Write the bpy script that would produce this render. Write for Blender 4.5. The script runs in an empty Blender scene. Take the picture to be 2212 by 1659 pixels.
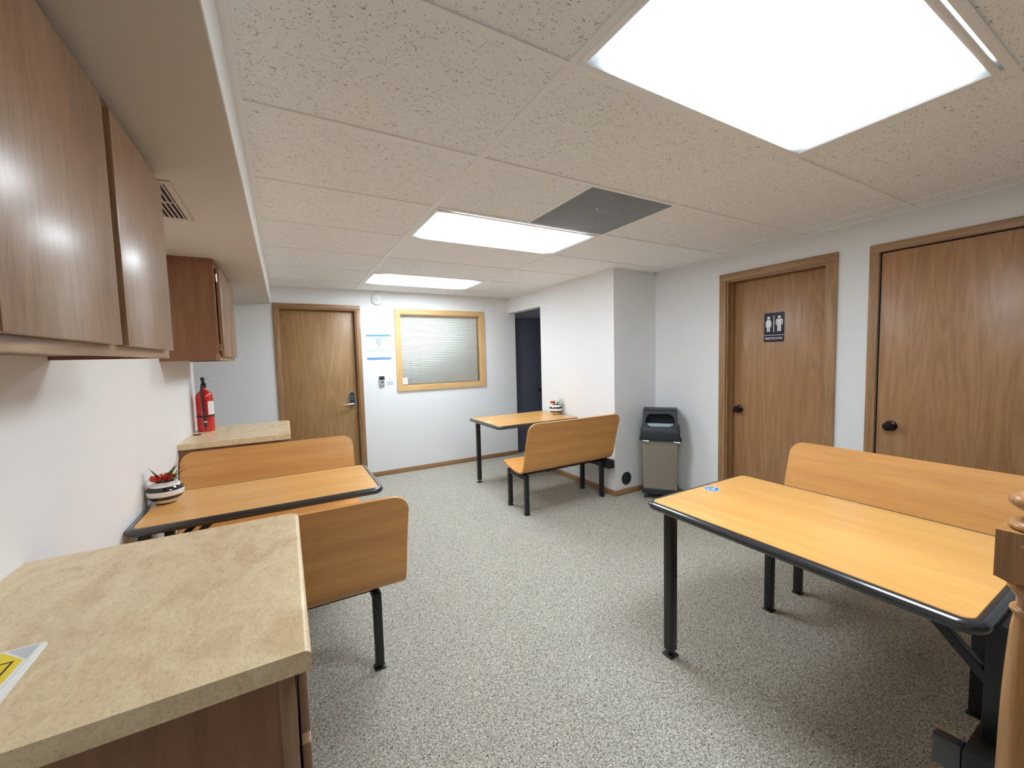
import bpy, bmesh, math, random
from mathutils import Vector, Matrix
random.seed(7)
S = bpy.context.scene
COL = S.collection
R = math.radians

# ------------------------------------------------------------------ camera
HC = 1.4233
yaw, pitch, roll = R(-29.331), R(-3.812), R(-1.485)
fw = Vector((-math.sin(yaw)*math.cos(pitch), math.cos(yaw)*math.cos(pitch), math.sin(pitch)))
rt = Vector((math.cos(yaw), math.sin(yaw), 0))
up = rt.cross(fw)
r2 = rt*math.cos(roll)+up*math.sin(roll)
u2 = -rt*math.sin(roll)+up*math.cos(roll)
cd = bpy.data.cameras.new('camera')
cd.sensor_fit = 'HORIZONTAL'; cd.sensor_width = 36.0
cd.lens = 36.0*872.08/2212.0
cd.clip_start = 0.02; cd.clip_end = 60
cam = bpy.data.objects.new('camera', cd); COL.objects.link(cam)
cam.matrix_world = Matrix(((r2.x, u2.x, -fw.x, 0), (r2.y, u2.y, -fw.y, 0), (r2.z, u2.z, -fw.z, HC), (0, 0, 0, 1)))
S.camera = cam

# ------------------------------------------------------------------ world, exposure
w = bpy.data.worlds.new('world'); S.world = w; w.use_nodes = True
w.node_tree.nodes['Background'].inputs[0].default_value = (0.75, 0.85, 1.0, 1)
w.node_tree.nodes['Background'].inputs[1].default_value = 0.05
S.view_settings.view_transform = 'Standard'; S.view_settings.look = 'None'
S.view_settings.gamma = 1; S.view_settings.use_curve_mapping = False
S.view_settings.exposure = 1.68
S.cycles.max_bounces = 14; S.cycles.diffuse_bounces = 10; S.cycles.glossy_bounces = 4
PANEL = [7.2, 6.5, 7.6]      # emission of the three fluorescent panels, near to far

# ------------------------------------------------------------------ dimensions (metres)
H = 2.256; YF = 5.086; XP = 2.826; YC = 2.968; XR = 3.41; XL = -0.63; YLE = 4.03
SX = -0.097; SZ = 2.065; YB = -3.2; F = 0.6096; T0 = 0.7632; G0 = 0.9723

# ------------------------------------------------------------------ materials
def newmat(name):
    m = bpy.data.materials.new(name); m.use_nodes = True
    return m, m.node_tree.nodes, m.node_tree.links, m.node_tree.nodes['Principled BSDF']
def plain(name, col, rough=0.5, metal=0.0, spec=0.5, bump=0, bscale=200, coat=0):
    m, n, l, b = newmat(name)
    b.inputs['Base Color'].default_value = (*col, 1); b.inputs['Roughness'].default_value = rough
    b.inputs['Metallic'].default_value = metal; b.inputs['Specular IOR Level'].default_value = spec
    b.inputs['Coat Weight'].default_value = coat
    tc = n.new('ShaderNodeTexCoord')
    nz = n.new('ShaderNodeTexNoise'); nz.inputs['Scale'].default_value = bscale; nz.inputs['Detail'].default_value = 3
    l.new(tc.outputs['Object'], nz.inputs['Vector'])
    if bump:
        bp = n.new('ShaderNodeBump'); bp.inputs['Strength'].default_value = bump; bp.inputs['Distance'].default_value = 0.002
        l.new(nz.outputs['Fac'], bp.inputs['Height']); l.new(bp.outputs['Normal'], b.inputs['Normal'])
    else:
        mr = n.new('ShaderNodeMapRange'); mr.inputs[3].default_value = max(0, rough-0.04); mr.inputs[4].default_value = min(1, rough+0.04)
        l.new(nz.outputs['Fac'], mr.inputs[0]); l.new(mr.outputs[0], b.inputs['Roughness'])
    return m
def ramp(n, stops, interp='LINEAR'):
    r = n.new('ShaderNodeValToRGB'); r.color_ramp.interpolation = interp
    e = r.color_ramp.elements
    while len(e) > 1: e.remove(e[-1])
    e[0].position = stops[0][0]; e[0].color = (*stops[0][1], 1)
    for p, c in stops[1:]:
        x = e.new(p); x.color = (*c, 1)
    return r
def wood(name, dark, light, axis='Z', rough=0.35, cath=0.35, scale=1.0, bump=0.15, spec=0.5, coat=0.0):
    """axis: direction of the grain; cathedral figure strength cath"""
    m, n, l, b = newmat(name)
    tc = n.new('ShaderNodeTexCoord')
    st = {'X': (0.09, 1, 1), 'Y': (1, 0.09, 1), 'Z': (1, 1, 0.09)}[axis]
    mp = n.new('ShaderNodeMapping'); mp.inputs['Scale'].default_value = st
    l.new(tc.outputs['Object'], mp.inputs['Vector'])
    big = n.new('ShaderNodeTexNoise'); big.inputs['Scale'].default_value = 7*scale; big.inputs['Detail'].default_value = 2
    big.inputs['Distortion'].default_value = 0.6
    l.new(mp.outputs[0], big.inputs['Vector'])
    # cathedral rings from the contour lines of a smooth field
    mul = n.new('ShaderNodeMath'); mul.operation = 'MULTIPLY'; mul.inputs[1].default_value = 52
    l.new(big.outputs['Fac'], mul.inputs[0])
    sn = n.new('ShaderNodeMath'); sn.operation = 'SINE'; l.new(mul.outputs[0], sn.inputs[0])
    s01 = n.new('ShaderNodeMapRange'); s01.inputs[1].default_value = -1; s01.inputs[2].default_value = 1
    l.new(sn.outputs[0], s01.inputs[0])
    fine = n.new('ShaderNodeTexNoise'); fine.inputs['Scale'].default_value = 160*scale; fine.inputs['Detail'].default_value = 4
    fine.inputs['Roughness'].default_value = 0.7
    l.new(mp.outputs[0], fine.inputs['Vector'])
    mid = n.new('ShaderNodeTexNoise'); mid.inputs['Scale'].default_value = 28*scale; mid.inputs['Detail'].default_value = 3
    l.new(mp.outputs[0], mid.inputs['Vector'])
    mx = n.new('ShaderNodeMix'); mx.data_type = 'FLOAT'; mx.inputs[0].default_value = cath
    l.new(mid.outputs['Fac'], mx.inputs[2]); l.new(s01.outputs[0], mx.inputs[3])
    mx2 = n.new('ShaderNodeMix'); mx2.data_type = 'FLOAT'; mx2.inputs[0].default_value = 0.4
    l.new(mx.outputs[0], mx2.inputs[2]); l.new(fine.outputs['Fac'], mx2.inputs[3])
    rp = ramp(n, [(0.30, dark), (0.70, light)])
    l.new(mx2.outputs[0], rp.inputs[0]); l.new(rp.outputs[0], b.inputs['Base Color'])
    b.inputs['Roughness'].default_value = rough; b.inputs['Specular IOR Level'].default_value = spec
    b.inputs['Coat Weight'].default_value = coat; b.inputs['Coat Roughness'].default_value = 0.25
    bp = n.new('ShaderNodeBump'); bp.inputs['Strength'].default_value = bump; bp.inputs['Distance'].default_value = 0.001
    l.new(mx2.outputs[0], bp.inputs['Height']); l.new(bp.outputs['Normal'], b.inputs['Normal'])
    return m

def m_wall(name, col):
    m, n, l, b = newmat(name)
    tc = n.new('ShaderNodeTexCoord')
    nz = n.new('ShaderNodeTexNoise'); nz.inputs['Scale'].default_value = 130; nz.inputs['Detail'].default_value = 3
    l.new(tc.outputs['Object'], nz.inputs['Vector'])
    n2 = n.new('ShaderNodeTexNoise'); n2.inputs['Scale'].default_value = 2.5; n2.inputs['Detail'].default_value = 3
    l.new(tc.outputs['Object'], n2.inputs['Vector'])
    rp = ramp(n, [(0.3, tuple(c*0.985 for c in col)), (0.7, col)])
    l.new(n2.outputs['Fac'], rp.inputs[0]); l.new(rp.outputs[0], b.inputs['Base Color'])
    b.inputs['Roughness'].default_value = 0.75; b.inputs['Specular IOR Level'].default_value = 0.3
    bp = n.new('ShaderNodeBump'); bp.inputs['Strength'].default_value = 0.12; bp.inputs['Distance'].default_value = 0.002
    l.new(nz.outputs['Fac'], bp.inputs['Height']); l.new(bp.outputs['Normal'], b.inputs['Normal'])
    return m
def m_carpet():
    m, n, l, b = newmat('carpet')
    tc = n.new('ShaderNodeTexCoord')
    a = n.new('ShaderNodeTexNoise'); a.inputs['Scale'].default_value = 172; a.inputs['Detail'].default_value = 2.5
    a.inputs['Roughness'].default_value = 0.65; a.inputs['Distortion'].default_value = 1.6
    l.new(tc.outputs['Object'], a.inputs['Vector'])
    rp = ramp(n, [(0.345, (0.07, 0.062, 0.048)), (0.445, (0.29, 0.27, 0.22)), (0.53, (0.58, 0.555, 0.475)), (0.63, (0.83, 0.81, 0.715))])
    l.new(a.outputs['Fac'], rp.inputs[0])
    c = n.new('ShaderNodeTexNoise'); c.inputs['Scale'].default_value = 1.3; c.inputs['Detail'].default_value = 2
    l.new(tc.outputs['Object'], c.inputs['Vector'])
    mr = n.new('ShaderNodeMapRange'); mr.inputs[3].default_value = 0.93; mr.inputs[4].default_value = 1.05
    l.new(c.outputs['Fac'], mr.inputs[0])
    hs = n.new('ShaderNodeHueSaturation'); l.new(rp.outputs[0], hs.inputs['Color']); l.new(mr.outputs[0], hs.inputs['Value'])
    l.new(hs.outputs[0], b.inputs['Base Color'])
    b.inputs['Roughness'].default_value = 0.95; b.inputs['Specular IOR Level'].default_value = 0.1
    bp = n.new('ShaderNodeBump'); bp.inputs['Strength'].default_value = 0.7; bp.inputs['Distance'].default_value = 0.006
    l.new(a.outputs['Fac'], bp.inputs['Height']); l.new(bp.outputs['Normal'], b.inputs['Normal'])
    return m
def m_tile(name, amount=1.0):
    m, n, l, b = newmat(name)
    tc = n.new('ShaderNodeTexCoord')
    mp = n.new('ShaderNodeMapping'); mp.inputs['Scale'].default_value = (0.62, 1.0, 1.0); mp.inputs['Rotation'].default_value = (0, 0, 0.15)
    l.new(tc.outputs['Object'], mp.inputs['Vector'])
    a = n.new('ShaderNodeTexNoise'); a.inputs['Scale'].default_value = 112; a.inputs['Detail'].default_value = 1.2
    a.inputs['Distortion'].default_value = 2.0; a.inputs['Roughness'].default_value = 0.5
    l.new(mp.outputs[0], a.inputs['Vector'])
    r1 = ramp(n, [(0.315, (0, 0, 0)), (0.355, (1, 1, 1))])
    l.new(a.outputs['Fac'], r1.inputs[0])
    f = n.new('ShaderNodeTexNoise'); f.inputs['Scale'].default_value = 420; f.inputs['Detail'].default_value = 2
    l.new(tc.outputs['Object'], f.inputs['Vector'])
    r2_ = ramp(n, [(0.30, (0.88, 0.88, 0.88)), (0.42, (1, 1, 1))])
    l.new(f.outputs['Fac'], r2_.inputs[0])
    lo = 1-0.55*amount
    r3 = ramp(n, [(0, (0.90*lo, 0.88*lo, 0.86*lo)), (1, (0.945, 0.965, 0.985))])
    l.new(r1.outputs[0], r3.inputs[0])
    mx = n.new('ShaderNodeMix'); mx.data_type = 'RGBA'; mx.blend_type = 'MULTIPLY'; mx.inputs[0].default_value = 0.6*amount
    l.new(r3.outputs[0], mx.inputs[6]); l.new(r2_.outputs[0], mx.inputs[7])
    l.new(mx.outputs[2], b.inputs['Base Color'])
    b.inputs['Roughness'].default_value = 0.9; b.inputs['Specular IOR Level'].default_value = 0.15
    bp = n.new('ShaderNodeBump'); bp.inputs['Strength'].default_value = 0.5*amount; bp.inputs['Distance'].default_value = 0.003
    l.new(r1.outputs[0], bp.inputs['Height']); l.new(bp.outputs['Normal'], b.inputs['Normal'])
    return m
def m_counter():
    m, n, l, b = newmat('travertine_laminate')
    tc = n.new('ShaderNodeTexCoord')
    mp = n.new('ShaderNodeMapping'); mp.inputs['Scale'].default_value = (1, 0.55, 1); mp.inputs['Rotation'].default_value = (0, 0, 0.9)
    l.new(tc.outputs['Object'], mp.inputs['Vector'])
    a = n.new('ShaderNodeTexNoise'); a.inputs['Scale'].default_value = 13; a.inputs['Detail'].default_value = 7; a.inputs['Distortion'].default_value = 1.2
    l.new(mp.outputs[0], a.inputs['Vector'])
    r1 = ramp(n, [(0.30, (0.68, 0.51, 0.30)), (0.5, (0.79, 0.62, 0.385)), (0.70, (0.86, 0.71, 0.46))])
    l.new(a.outputs['Fac'], r1.inputs[0])
    f = n.new('ShaderNodeTexNoise'); f.inputs['Scale'].default_value = 170; f.inputs['Detail'].default_value = 6; f.inputs['Roughness'].default_value = 0.8
    f.inputs['Distortion'].default_value = 0.25
    l.new(mp.outputs[0], f.inputs['Vector'])
    r2_ = ramp(n, [(0.34, (0.70, 0.66, 0.60)), (0.48, (1, 1, 1)), (0.68, (1.12, 1.12, 1.10))])
    l.new(f.outputs['Fac'], r2_.inputs[0])
    mx = n.new('ShaderNodeMix'); mx.data_type = 'RGBA'; mx.blend_type = 'MULTIPLY'; mx.inputs[0].default_value = 0.8
    l.new(r1.outputs[0], mx.inputs[6]); l.new(r2_.outputs[0], mx.inputs[7])
    l.new(mx.outputs[2], b.inputs['Base Color'])
    b.inputs['Roughness'].default_value = 0.32; b.inputs['Specular IOR Level'].default_value = 0.45
    return m
def m_lens(strength):
    """prismatic lens lit by tubes that run along local X: weaker towards the tube ends"""
    m = bpy.data.materials.new('lit_prismatic_lens'); m.use_nodes = True
    n, l = m.node_tree.nodes, m.node_tree.links
    n.clear()
    out = n.new('ShaderNodeOutputMaterial'); em = n.new('ShaderNodeEmission')
    tc = n.new('ShaderNodeTexCoord'); sp = n.new('ShaderNodeSeparateXYZ'); l.new(tc.outputs['Object'], sp.inputs[0])
    ab = n.new('ShaderNodeMath'); ab.operation = 'ABSOLUTE'; l.new(sp.outputs[0], ab.inputs[0])
    r1 = ramp(n, [(0.0, (1, 1, 1)), (0.76, (1, 1, 1)), (0.85, (0.13, 0.13, 0.13)), (0.92, (0.06, 0.06, 0.06)), (1.0, (0.04, 0.04, 0.04))])
    mr = n.new('ShaderNodeMath'); mr.operation = 'MULTIPLY'; mr.inputs[1].default_value = 1/0.6
    l.new(ab.outputs[0], mr.inputs[0]); l.new(mr.outputs[0], r1.inputs[0])
    ay = n.new('ShaderNodeMath'); ay.operation = 'ABSOLUTE'; l.new(sp.outputs[1], ay.inputs[0])
    ry = ramp(n, [(0.0, (1, 1, 1)), (0.78, (1, 1, 1)), (1.0, (0.12, 0.12, 0.12))])
    my = n.new('ShaderNodeMath'); my.operation = 'MULTIPLY'; my.inputs[1].default_value = 1/0.29
    l.new(ay.outputs[0], my.inputs[0]); l.new(my.outputs[0], ry.inputs[0])
    mxy = n.new('ShaderNodeMath'); mxy.operation = 'MULTIPLY'; l.new(r1.outputs[0], mxy.inputs[0]); l.new(ry.outputs[0], mxy.inputs[1])
    mp = n.new('ShaderNodeMapping'); mp.inputs['Scale'].default_value = (330, 330, 330); mp.inputs['Rotation'].default_value = (0, 0, 0.785)
    l.new(tc.outputs['Object'], mp.inputs['Vector'])
    ch = n.new('ShaderNodeTexVoronoi'); ch.inputs['Scale'].default_value = 0.55; ch.inputs['Randomness'].default_value = 0.0
    l.new(mp.outputs[0], ch.inputs['Vector'])
    m2 = n.new('ShaderNodeMapRange'); m2.inputs[2].default_value = 0.7; m2.inputs[3].default_value = 0.72; m2.inputs[4].default_value = 1.1
    l.new(ch.outputs['Distance'], m2.inputs[0])
    mu = n.new('ShaderNodeMath'); mu.operation = 'MULTIPLY'; l.new(mxy.outputs[0], mu.inputs[0]); l.new(m2.outputs[0], mu.inputs[1])
    m3 = n.new('ShaderNodeMath'); m3.operation = 'MULTIPLY'; m3.inputs[1].default_value = strength; l.new(mu.outputs[0], m3.inputs[0])
    em.inputs[0].default_value = (0.845, 0.93, 1.0, 1); l.new(m3.outputs[0], em.inputs[1]); l.new(em.outputs[0], out.inputs[0])
    return m
def m_glass():
    m, n, l, b = newmat('window_glass')
    b.inputs['Transmission Weight'].default_value = 1; b.inputs['Roughness'].default_value = 0.0; b.inputs['IOR'].default_value = 1.45
    b.inputs['Base Color'].default_value = (0.93, 0.98, 0.96, 1)
    # thin pane: let light pass straight through with a faint mirror
    out = n['Material Output']; tr = n.new('ShaderNodeBsdfTransparent'); tr.inputs[0].default_value = (0.975, 0.985, 0.978, 1)
    gl = n.new('ShaderNodeBsdfGlossy'); gl.inputs['Roughness'].default_value = 0.02
    fr = n.new('ShaderNodeFresnel'); fr.inputs[0].default_value = 1.3
    mx = n.new('ShaderNodeMixShader'); l.new(fr.outputs[0], mx.inputs[0]); l.new(tr.outputs[0], mx.inputs[1]); l.new(gl.outputs[0], mx.inputs[2])
    l.new(mx.outputs[0], out.inputs[0])
    return m
def m_stripes(name, stops):
    m, n, l, b = newmat(name)
    tc = n.new('ShaderNodeTexCoord'); sp = n.new('ShaderNodeSeparateXYZ'); l.new(tc.outputs['Object'], sp.inputs[0])
    mu = n.new('ShaderNodeMath'); mu.operation = 'MULTIPLY'; mu.inputs[1].default_value = 1/0.118; l.new(sp.outputs[2], mu.inputs[0])
    r = ramp(n, stops, 'CONSTANT'); l.new(mu.outputs[0], r.inputs[0]); l.new(r.outputs[0], b.inputs['Base Color'])
    b.inputs['Roughness'].default_value = 0.12; b.inputs['Coat Weight'].default_value = 0.5
    return m
def m_perf():
    m, n, l, b = newmat('perforated_vent_face')
    tc = n.new('ShaderNodeTexCoord')
    v = n.new('ShaderNodeTexVoronoi'); v.inputs['Scale'].default_value = 105; v.inputs['Randomness'].default_value = 0
    l.new(tc.outputs['Object'], v.inputs['Vector'])
    r = ramp(n, [(0.30, (0.10, 0.12, 0.15)), (0.42, (0.30, 0.335, 0.385))]); l.new(v.outputs['Distance'], r.inputs[0])
    d = n.new('ShaderNodeTexNoise'); d.inputs['Scale'].default_value = 6; d.inputs['Detail'].default_value = 3; l.new(tc.outputs['Object'], d.inputs['Vector'])
    mr = n.new('ShaderNodeMapRange'); mr.inputs[3].default_value = 0.85; mr.inputs[4].default_value = 1.2; l.new(d.outputs['Fac'], mr.inputs[0])
    hs = n.new('ShaderNodeHueSaturation'); l.new(r.outputs[0], hs.inputs['Color']); l.new(mr.outputs[0], hs.inputs['Value'])
    l.new(hs.outputs[0], b.inputs['Base Color']); b.inputs['Roughness'].default_value = 0.6
    return m

M = {}
M['wall'] = m_wall('wall_paint', (0.82, 0.835, 0.845))
M['wall_l'] = m_wall('wall_paint_left', (0.86, 0.86, 0.86))
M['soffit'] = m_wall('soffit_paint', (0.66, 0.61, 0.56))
M['carpet'] = m_carpet(); M['wall_back'] = m_wall('wall_back_low_bounce', (0.30, 0.28, 0.26))  # unseen back wall, darkened to cut the light it bounces back
M['tile'] = m_tile('fissured_tile'); M['tile_smooth'] = m_tile('smooth_tile', 0.12)
M['grid'] = plain('ceiling_grid_white', (0.93, 0.935, 0.945), 0.5)
M['counter'] = m_counter()
M['oak'] = wood('door_oak', (0.31, 0.155, 0.066), (0.45, 0.255, 0.122), 'Z', 0.36, 0.24, 1.25, 0.08)
M['oak_far'] = wood('far_door_oak', (0.30, 0.165, 0.065), (0.44, 0.27, 0.12), 'Z', 0.36, 0.24, 1.25, 0.08)
M['oak_trim'] = wood('casing_oak', (0.27, 0.145, 0.065), (0.43, 0.25, 0.12), 'Z', 0.4, 0.25, 1.5, 0.12)
M['oak_trim_h'] = wood('casing_oak_flat_y', (0.27, 0.145, 0.065), (0.43, 0.25, 0.12), 'Y', 0.4, 0.25, 1.5, 0.12)
M['oak_trim_x'] = wood('casing_oak_flat_x', (0.27, 0.145, 0.065), (0.43, 0.25, 0.12), 'X', 0.4, 0.25, 1.5, 0.12)
M['cab'] = wood('cabinet_oak', (0.21, 0.112, 0.057), (0.38, 0.222, 0.125), 'Z', 0.30, 0.12, 2.6, 0.25, 0.6, 0.4)
M['cab_h'] = wood('cabinet_oak_rail', (0.28, 0.16, 0.085), (0.50, 0.32, 0.19), 'Y', 0.35, 0.55, 1.6, 0.2)
M['cab_side'] = wood('cabinet_side_panel', (0.22, 0.10, 0.05), (0.32, 0.155, 0.08), 'Z', 0.42, 0.1, 1.0, 0.05)
M['gap_shade'] = plain('gap_shade_dark', (0.035, 0.018, 0.012), 0.7)  # near-black colour that stands in for shade in gaps
M['gold'] = wood('window_oak_x', (0.58, 0.36, 0.15), (0.74, 0.50, 0.24), 'X', 0.35, 0.15, 1.4, 0.08)
M['gold_v'] = wood('window_oak_z', (0.58, 0.36, 0.15), (0.74, 0.50, 0.24), 'Z', 0.35, 0.15, 1.4, 0.08)
M['lam'] = wood('cherry_laminate', (0.63, 0.31, 0.085), (0.82, 0.46, 0.15), 'X', 0.30, 0.05, 0.55, 0.0, 0.5)
M['ply'] = wood('bench_laminate', (0.60, 0.275, 0.08), (0.78, 0.405, 0.13), 'X', 0.30, 0.05, 0.55, 0.0, 0.5)
M['newel'] = wood('newel_oak', (0.30, 0.13, 0.036), (0.50, 0.255, 0.085), 'Z', 0.28, 0.15, 2.0, 0.1, 0.5, 0.4)
M['vinyl'] = plain('black_vinyl_bumper', (0.022, 0.025, 0.030), 0.2, spec=0.8, coat=0.3, bump=0.04, bscale=700)
M['blackmetal'] = plain('black_powdercoat', (0.012, 0.014, 0.017), 0.42, bump=0.05, bscale=900)
M['blackplastic'] = plain('black_plastic', (0.02, 0.022, 0.026), 0.4)
M['binblack'] = plain('bin_black_plastic', (0.022, 0.026, 0.034), 0.5, bump=0.08, bscale=500)
M['bincave'] = plain('bin_slot_shade', (0.006, 0.007, 0.014), 0.8)  # near-black colour for the shade inside the bin
M['binbody'] = plain('bin_taupe_plastic', (0.255, 0.225, 0.172), 0.5, bump=0.05, bscale=300)
M['linerwhite'] = plain('bin_liner_white', (0.8, 0.82, 0.85), 0.3)
M['linergrey'] = plain('bin_liner_grey', (0.42, 0.50, 0.56), 0.3)
M['chrome'] = plain('chrome', (0.75, 0.75, 0.76), 0.16, 1.0)
M['silver'] = plain('silver_plastic', (0.62, 0.64, 0.66), 0.3, 0.4)
M['bronze'] = plain('oil_rubbed_bronze', (0.035, 0.026, 0.022), 0.28, 0.8)
M['red'] = plain('red_enamel', (0.62, 0.012, 0.012), 0.16, coat=0.6)
M['white'] = plain('white_plastic', (0.82, 0.83, 0.84), 0.35)
M['paper'] = plain('white_paper', (0.90, 0.90, 0.88), 0.6)
M['greyprint'] = plain('grey_print', (0.42, 0.44, 0.47), 0.6)
M['lilac'] = plain('pale_grey_print', (0.62, 0.65, 0.68), 0.6)
M['yellow'] = plain('yellow_print', (0.95, 0.74, 0.03), 0.5)
M['blackink'] = plain('black_ink', (0.012, 0.012, 0.015), 0.5)
M['blue'] = plain('sign_blue', (0.12, 0.32, 0.72), 0.4)
M['slate'] = plain('sign_slate', (0.16, 0.24, 0.32), 0.4)
M['palegrey'] = plain('faint_lettering', (0.48, 0.53, 0.56), 0.5)
M['signwhite'] = plain('sign_white', (0.80, 0.86, 0.90), 0.35)
M['signblack'] = plain('sign_black', (0.014, 0.012, 0.030), 0.3)
M['stkblue'] = plain('sticker_blue', (0.02, 0.20, 0.62), 0.35)
M['redprint'] = plain('red_print', (0.65, 0.05, 0.04), 0.5)
M['slat'] = plain('blind_slat', (0.90, 0.905, 0.88), 0.4)
M['glass'] = m_glass()
M['vent'] = m_perf()
M['register'] = plain('register_cream', (0.66, 0.585, 0.52), 0.4)
M['navy'] = plain('dark_navy_door', (0.10, 0.11, 0.145), 0.45, bump=0.03)
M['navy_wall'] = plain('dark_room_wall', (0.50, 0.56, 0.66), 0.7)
M['leaf'] = plain('leaf_green', (0.09, 0.19, 0.055), 0.4)
M['petal'] = plain('flower_red', (0.62, 0.035, 0.02), 0.3)
M['soil'] = plain('dark_filler', (0.01, 0.01, 0.01), 0.7)
M['glaze'] = m_stripes('striped_glaze', [(0, (0.015, 0.013, 0.015)), (0.06, (0.85, 0.84, 0.82)), (0.22, (0.012, 0.012, 0.014)),
    (0.38, (0.85, 0.84, 0.82)), (0.60, (0.012, 0.012, 0.014)), (0.78, (0.85, 0.84, 0.82)), (0.945, (0.012, 0.012, 0.014))])

# ------------------------------------------------------------------ mesh helpers
class MB:
    def __init__(s): s.bm = bmesh.new()
    def box(s, x0, x1, y0, y1, z0, z1, b=0.0, seg=2, mat=None):
        t = bmesh.new()
        bmesh.ops.create_cube(t, size=1)
        bmesh.ops.scale(t, vec=(x1-x0, y1-y0, z1-z0), verts=t.verts)
        bmesh.ops.translate(t, vec=((x0+x1)/2, (y0+y1)/2, (z0+z1)/2), verts=t.verts)
        if b > 0: bmesh.ops.bevel(t, geom=t.edges[:], offset=b, segments=seg, profile=0.5, affect='EDGES')
        return s.merge(t, mat)
    def merge(s, t, mat=None):
        if mat is not None: bmesh.ops.transform(t, matrix=mat, verts=t.verts)
        me = bpy.data.meshes.new('tmp'); t.to_mesh(me); t.free()
        s.bm.from_mesh(me); bpy.data.meshes.remove(me); return s
    def lathe(s, prof, n=32, c=(0, 0, 0), mat=None, cap=True):
        t = bmesh.new(); rings = []
        for r, z in prof:
            if r < 1e-6: rings.append([t.verts.new((0, 0, z))])
            else: rings.append([t.verts.new((r*math.cos(2*math.pi*i/n), r*math.sin(2*math.pi*i/n), z)) for i in range(n)])
        for a, b in zip(rings, rings[1:]):
            for i in range(n):
                j = (i+1) % n
                if len(a) == 1 and len(b) == 1: continue
                if len(a) == 1: t.faces.new((a[0], b[j], b[i]))
                elif len(b) == 1: t.faces.new((a[i], a[j], b[0]))
                else: t.faces.new((a[i], a[j], b[j], b[i]))
        if cap:
            if len(rings[0]) > 1: t.faces.new(rings[0][::-1])
            if len(rings[-1]) > 1: t.faces.new(rings[-1])
        if mat is not None: bmesh.ops.transform(t, matrix=mat, verts=t.verts)
        bmesh.ops.translate(t, vec=c, verts=t.verts)
        return s.merge(t)
    def tube(s, pts, r, n=10, cap=True):
        t = bmesh.new(); pts = [Vector(p) for p in pts]
        rs = r if isinstance(r, (list, tuple)) else [r]*len(pts)
        rings = []; ref = None
        for k, p in enumerate(pts):
            d = (pts[min(k+1, len(pts)-1)]-pts[max(k-1, 0)]).normalized()
            if ref is None:
                ref = Vector((0, 0, 1)) if abs(d.z) < 0.9 else Vector((1, 0, 0))
            a = d.cross(ref)
            if a.length < 1e-5: a = d.cross(Vector((0.3, 1, 0.2)))
            a.normalize(); b = a.cross(d).normalized(); ref = b
            rings.append([t.verts.new(p+a*rs[k]*math.cos(2*math.pi*i/n)+b*rs[k]*math.sin(2*math.pi*i/n)) for i in range(n)])
        for a, b in zip(rings, rings[1:]):
            for i in range(n):
                j = (i+1) % n; t.faces.new((a[i], a[j], b[j], b[i]))
        if cap: t.faces.new(rings[0][::-1]); t.faces.new(rings[-1])
        return s.merge(t)
    def bar(s, p0, p1, w, h=None, side=Vector((0, 0, 1))):
        """square bar between two points"""
        h = h or w; p0 = Vector(p0); p1 = Vector(p1); d = (p1-p0).normalized()
        sd = Vector(side)
        if abs(d.dot(sd)) > 0.95: sd = Vector((1, 0, 0))
        a = d.cross(sd).normalized(); b = a.cross(d).normalized()
        t = bmesh.new(); vs = []
        for p in (p0, p1):
            for i, j in ((-1, -1), (1, -1), (1, 1), (-1, 1)): vs.append(t.verts.new(p+a*i*w/2+b*j*h/2))
        for f in ((0, 1, 2, 3), (7, 6, 5, 4), (0, 4, 5, 1), (1, 5, 6, 2), (2, 6, 7, 3), (3, 7, 4, 0)): t.faces.new([vs[k] for k in f])
        bmesh.ops.recalc_face_normals(t, faces=t.faces)
        bmesh.ops.bevel(t, geom=t.edges[:], offset=min(w, h)*0.08, segments=1, affect='EDGES')
        return s.merge(t)
    def prism(s, poly, t0, t1, mat=None):
        """polygon in local XY extruded t0..t1 in Z, then matrix"""
        t = bmesh.new()
        a = [t.verts.new((x, y, t0)) for x, y in poly]; b = [t.verts.new((x, y, t1)) for x, y in poly]
        t.faces.new(a[::-1]); t.faces.new(b)
        for i in range(len(poly)):
            j = (i+1) % len(poly); t.faces.new((a[i], a[j], b[j], b[i]))
        bmesh.ops.recalc_face_normals(t, faces=t.faces)
        return s.merge(t, mat)
    def loops(s, rings, capa=True, capb=True, closed=True):
        t = bmesh.new(); V = [[t.verts.new(p) for p in r] for r in rings]; n = len(V[0])
        for a, b in zip(V, V[1:]):
            for i in range(n if closed else n-1):
                j = (i+1) % n; t.faces.new((a[i], a[j], b[j], b[i]))
        if capa: t.faces.new(V[0][::-1])
        if capb: t.faces.new(V[-1])
        bmesh.ops.recalc_face_normals(t, faces=t.faces)
        return s.merge(t)
    def build(s, name, mat, parent=None, smooth=True, angle=35, loc=None):
        me = bpy.data.meshes.new(name)
        if loc is not None: bmesh.ops.translate(s.bm, vec=(-loc[0], -loc[1], -loc[2]), verts=s.bm.verts)
        bmesh.ops.recalc_face_normals(s.bm, faces=s.bm.faces)
        s.bm.to_mesh(me); s.bm.free(); me.materials.append(mat)
        if smooth:
            for p in me.polygons: p.use_smooth = True
            me.set_sharp_from_angle(angle=R(angle))
        o = bpy.data.objects.new(name, me); COL.objects.link(o)
        if loc is not None: o.location = loc
        if parent is not None: o.parent = parent
        return o
def tag(o, label=None, cat=None, group=None, kind=None):
    if label: o['label'] = label
    if cat: o['category'] = cat
    if group: o['group'] = group
    if kind: o['kind'] = kind
    return o
def empty(name, loc=(0, 0, 0), rz=0, **k):
    o = bpy.data.objects.new(name, None); COL.objects.link(o); o.location = loc; o.rotation_euler = (0, 0, rz)
    o.empty_display_size = 0.05
    return tag(o, **k)
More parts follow.
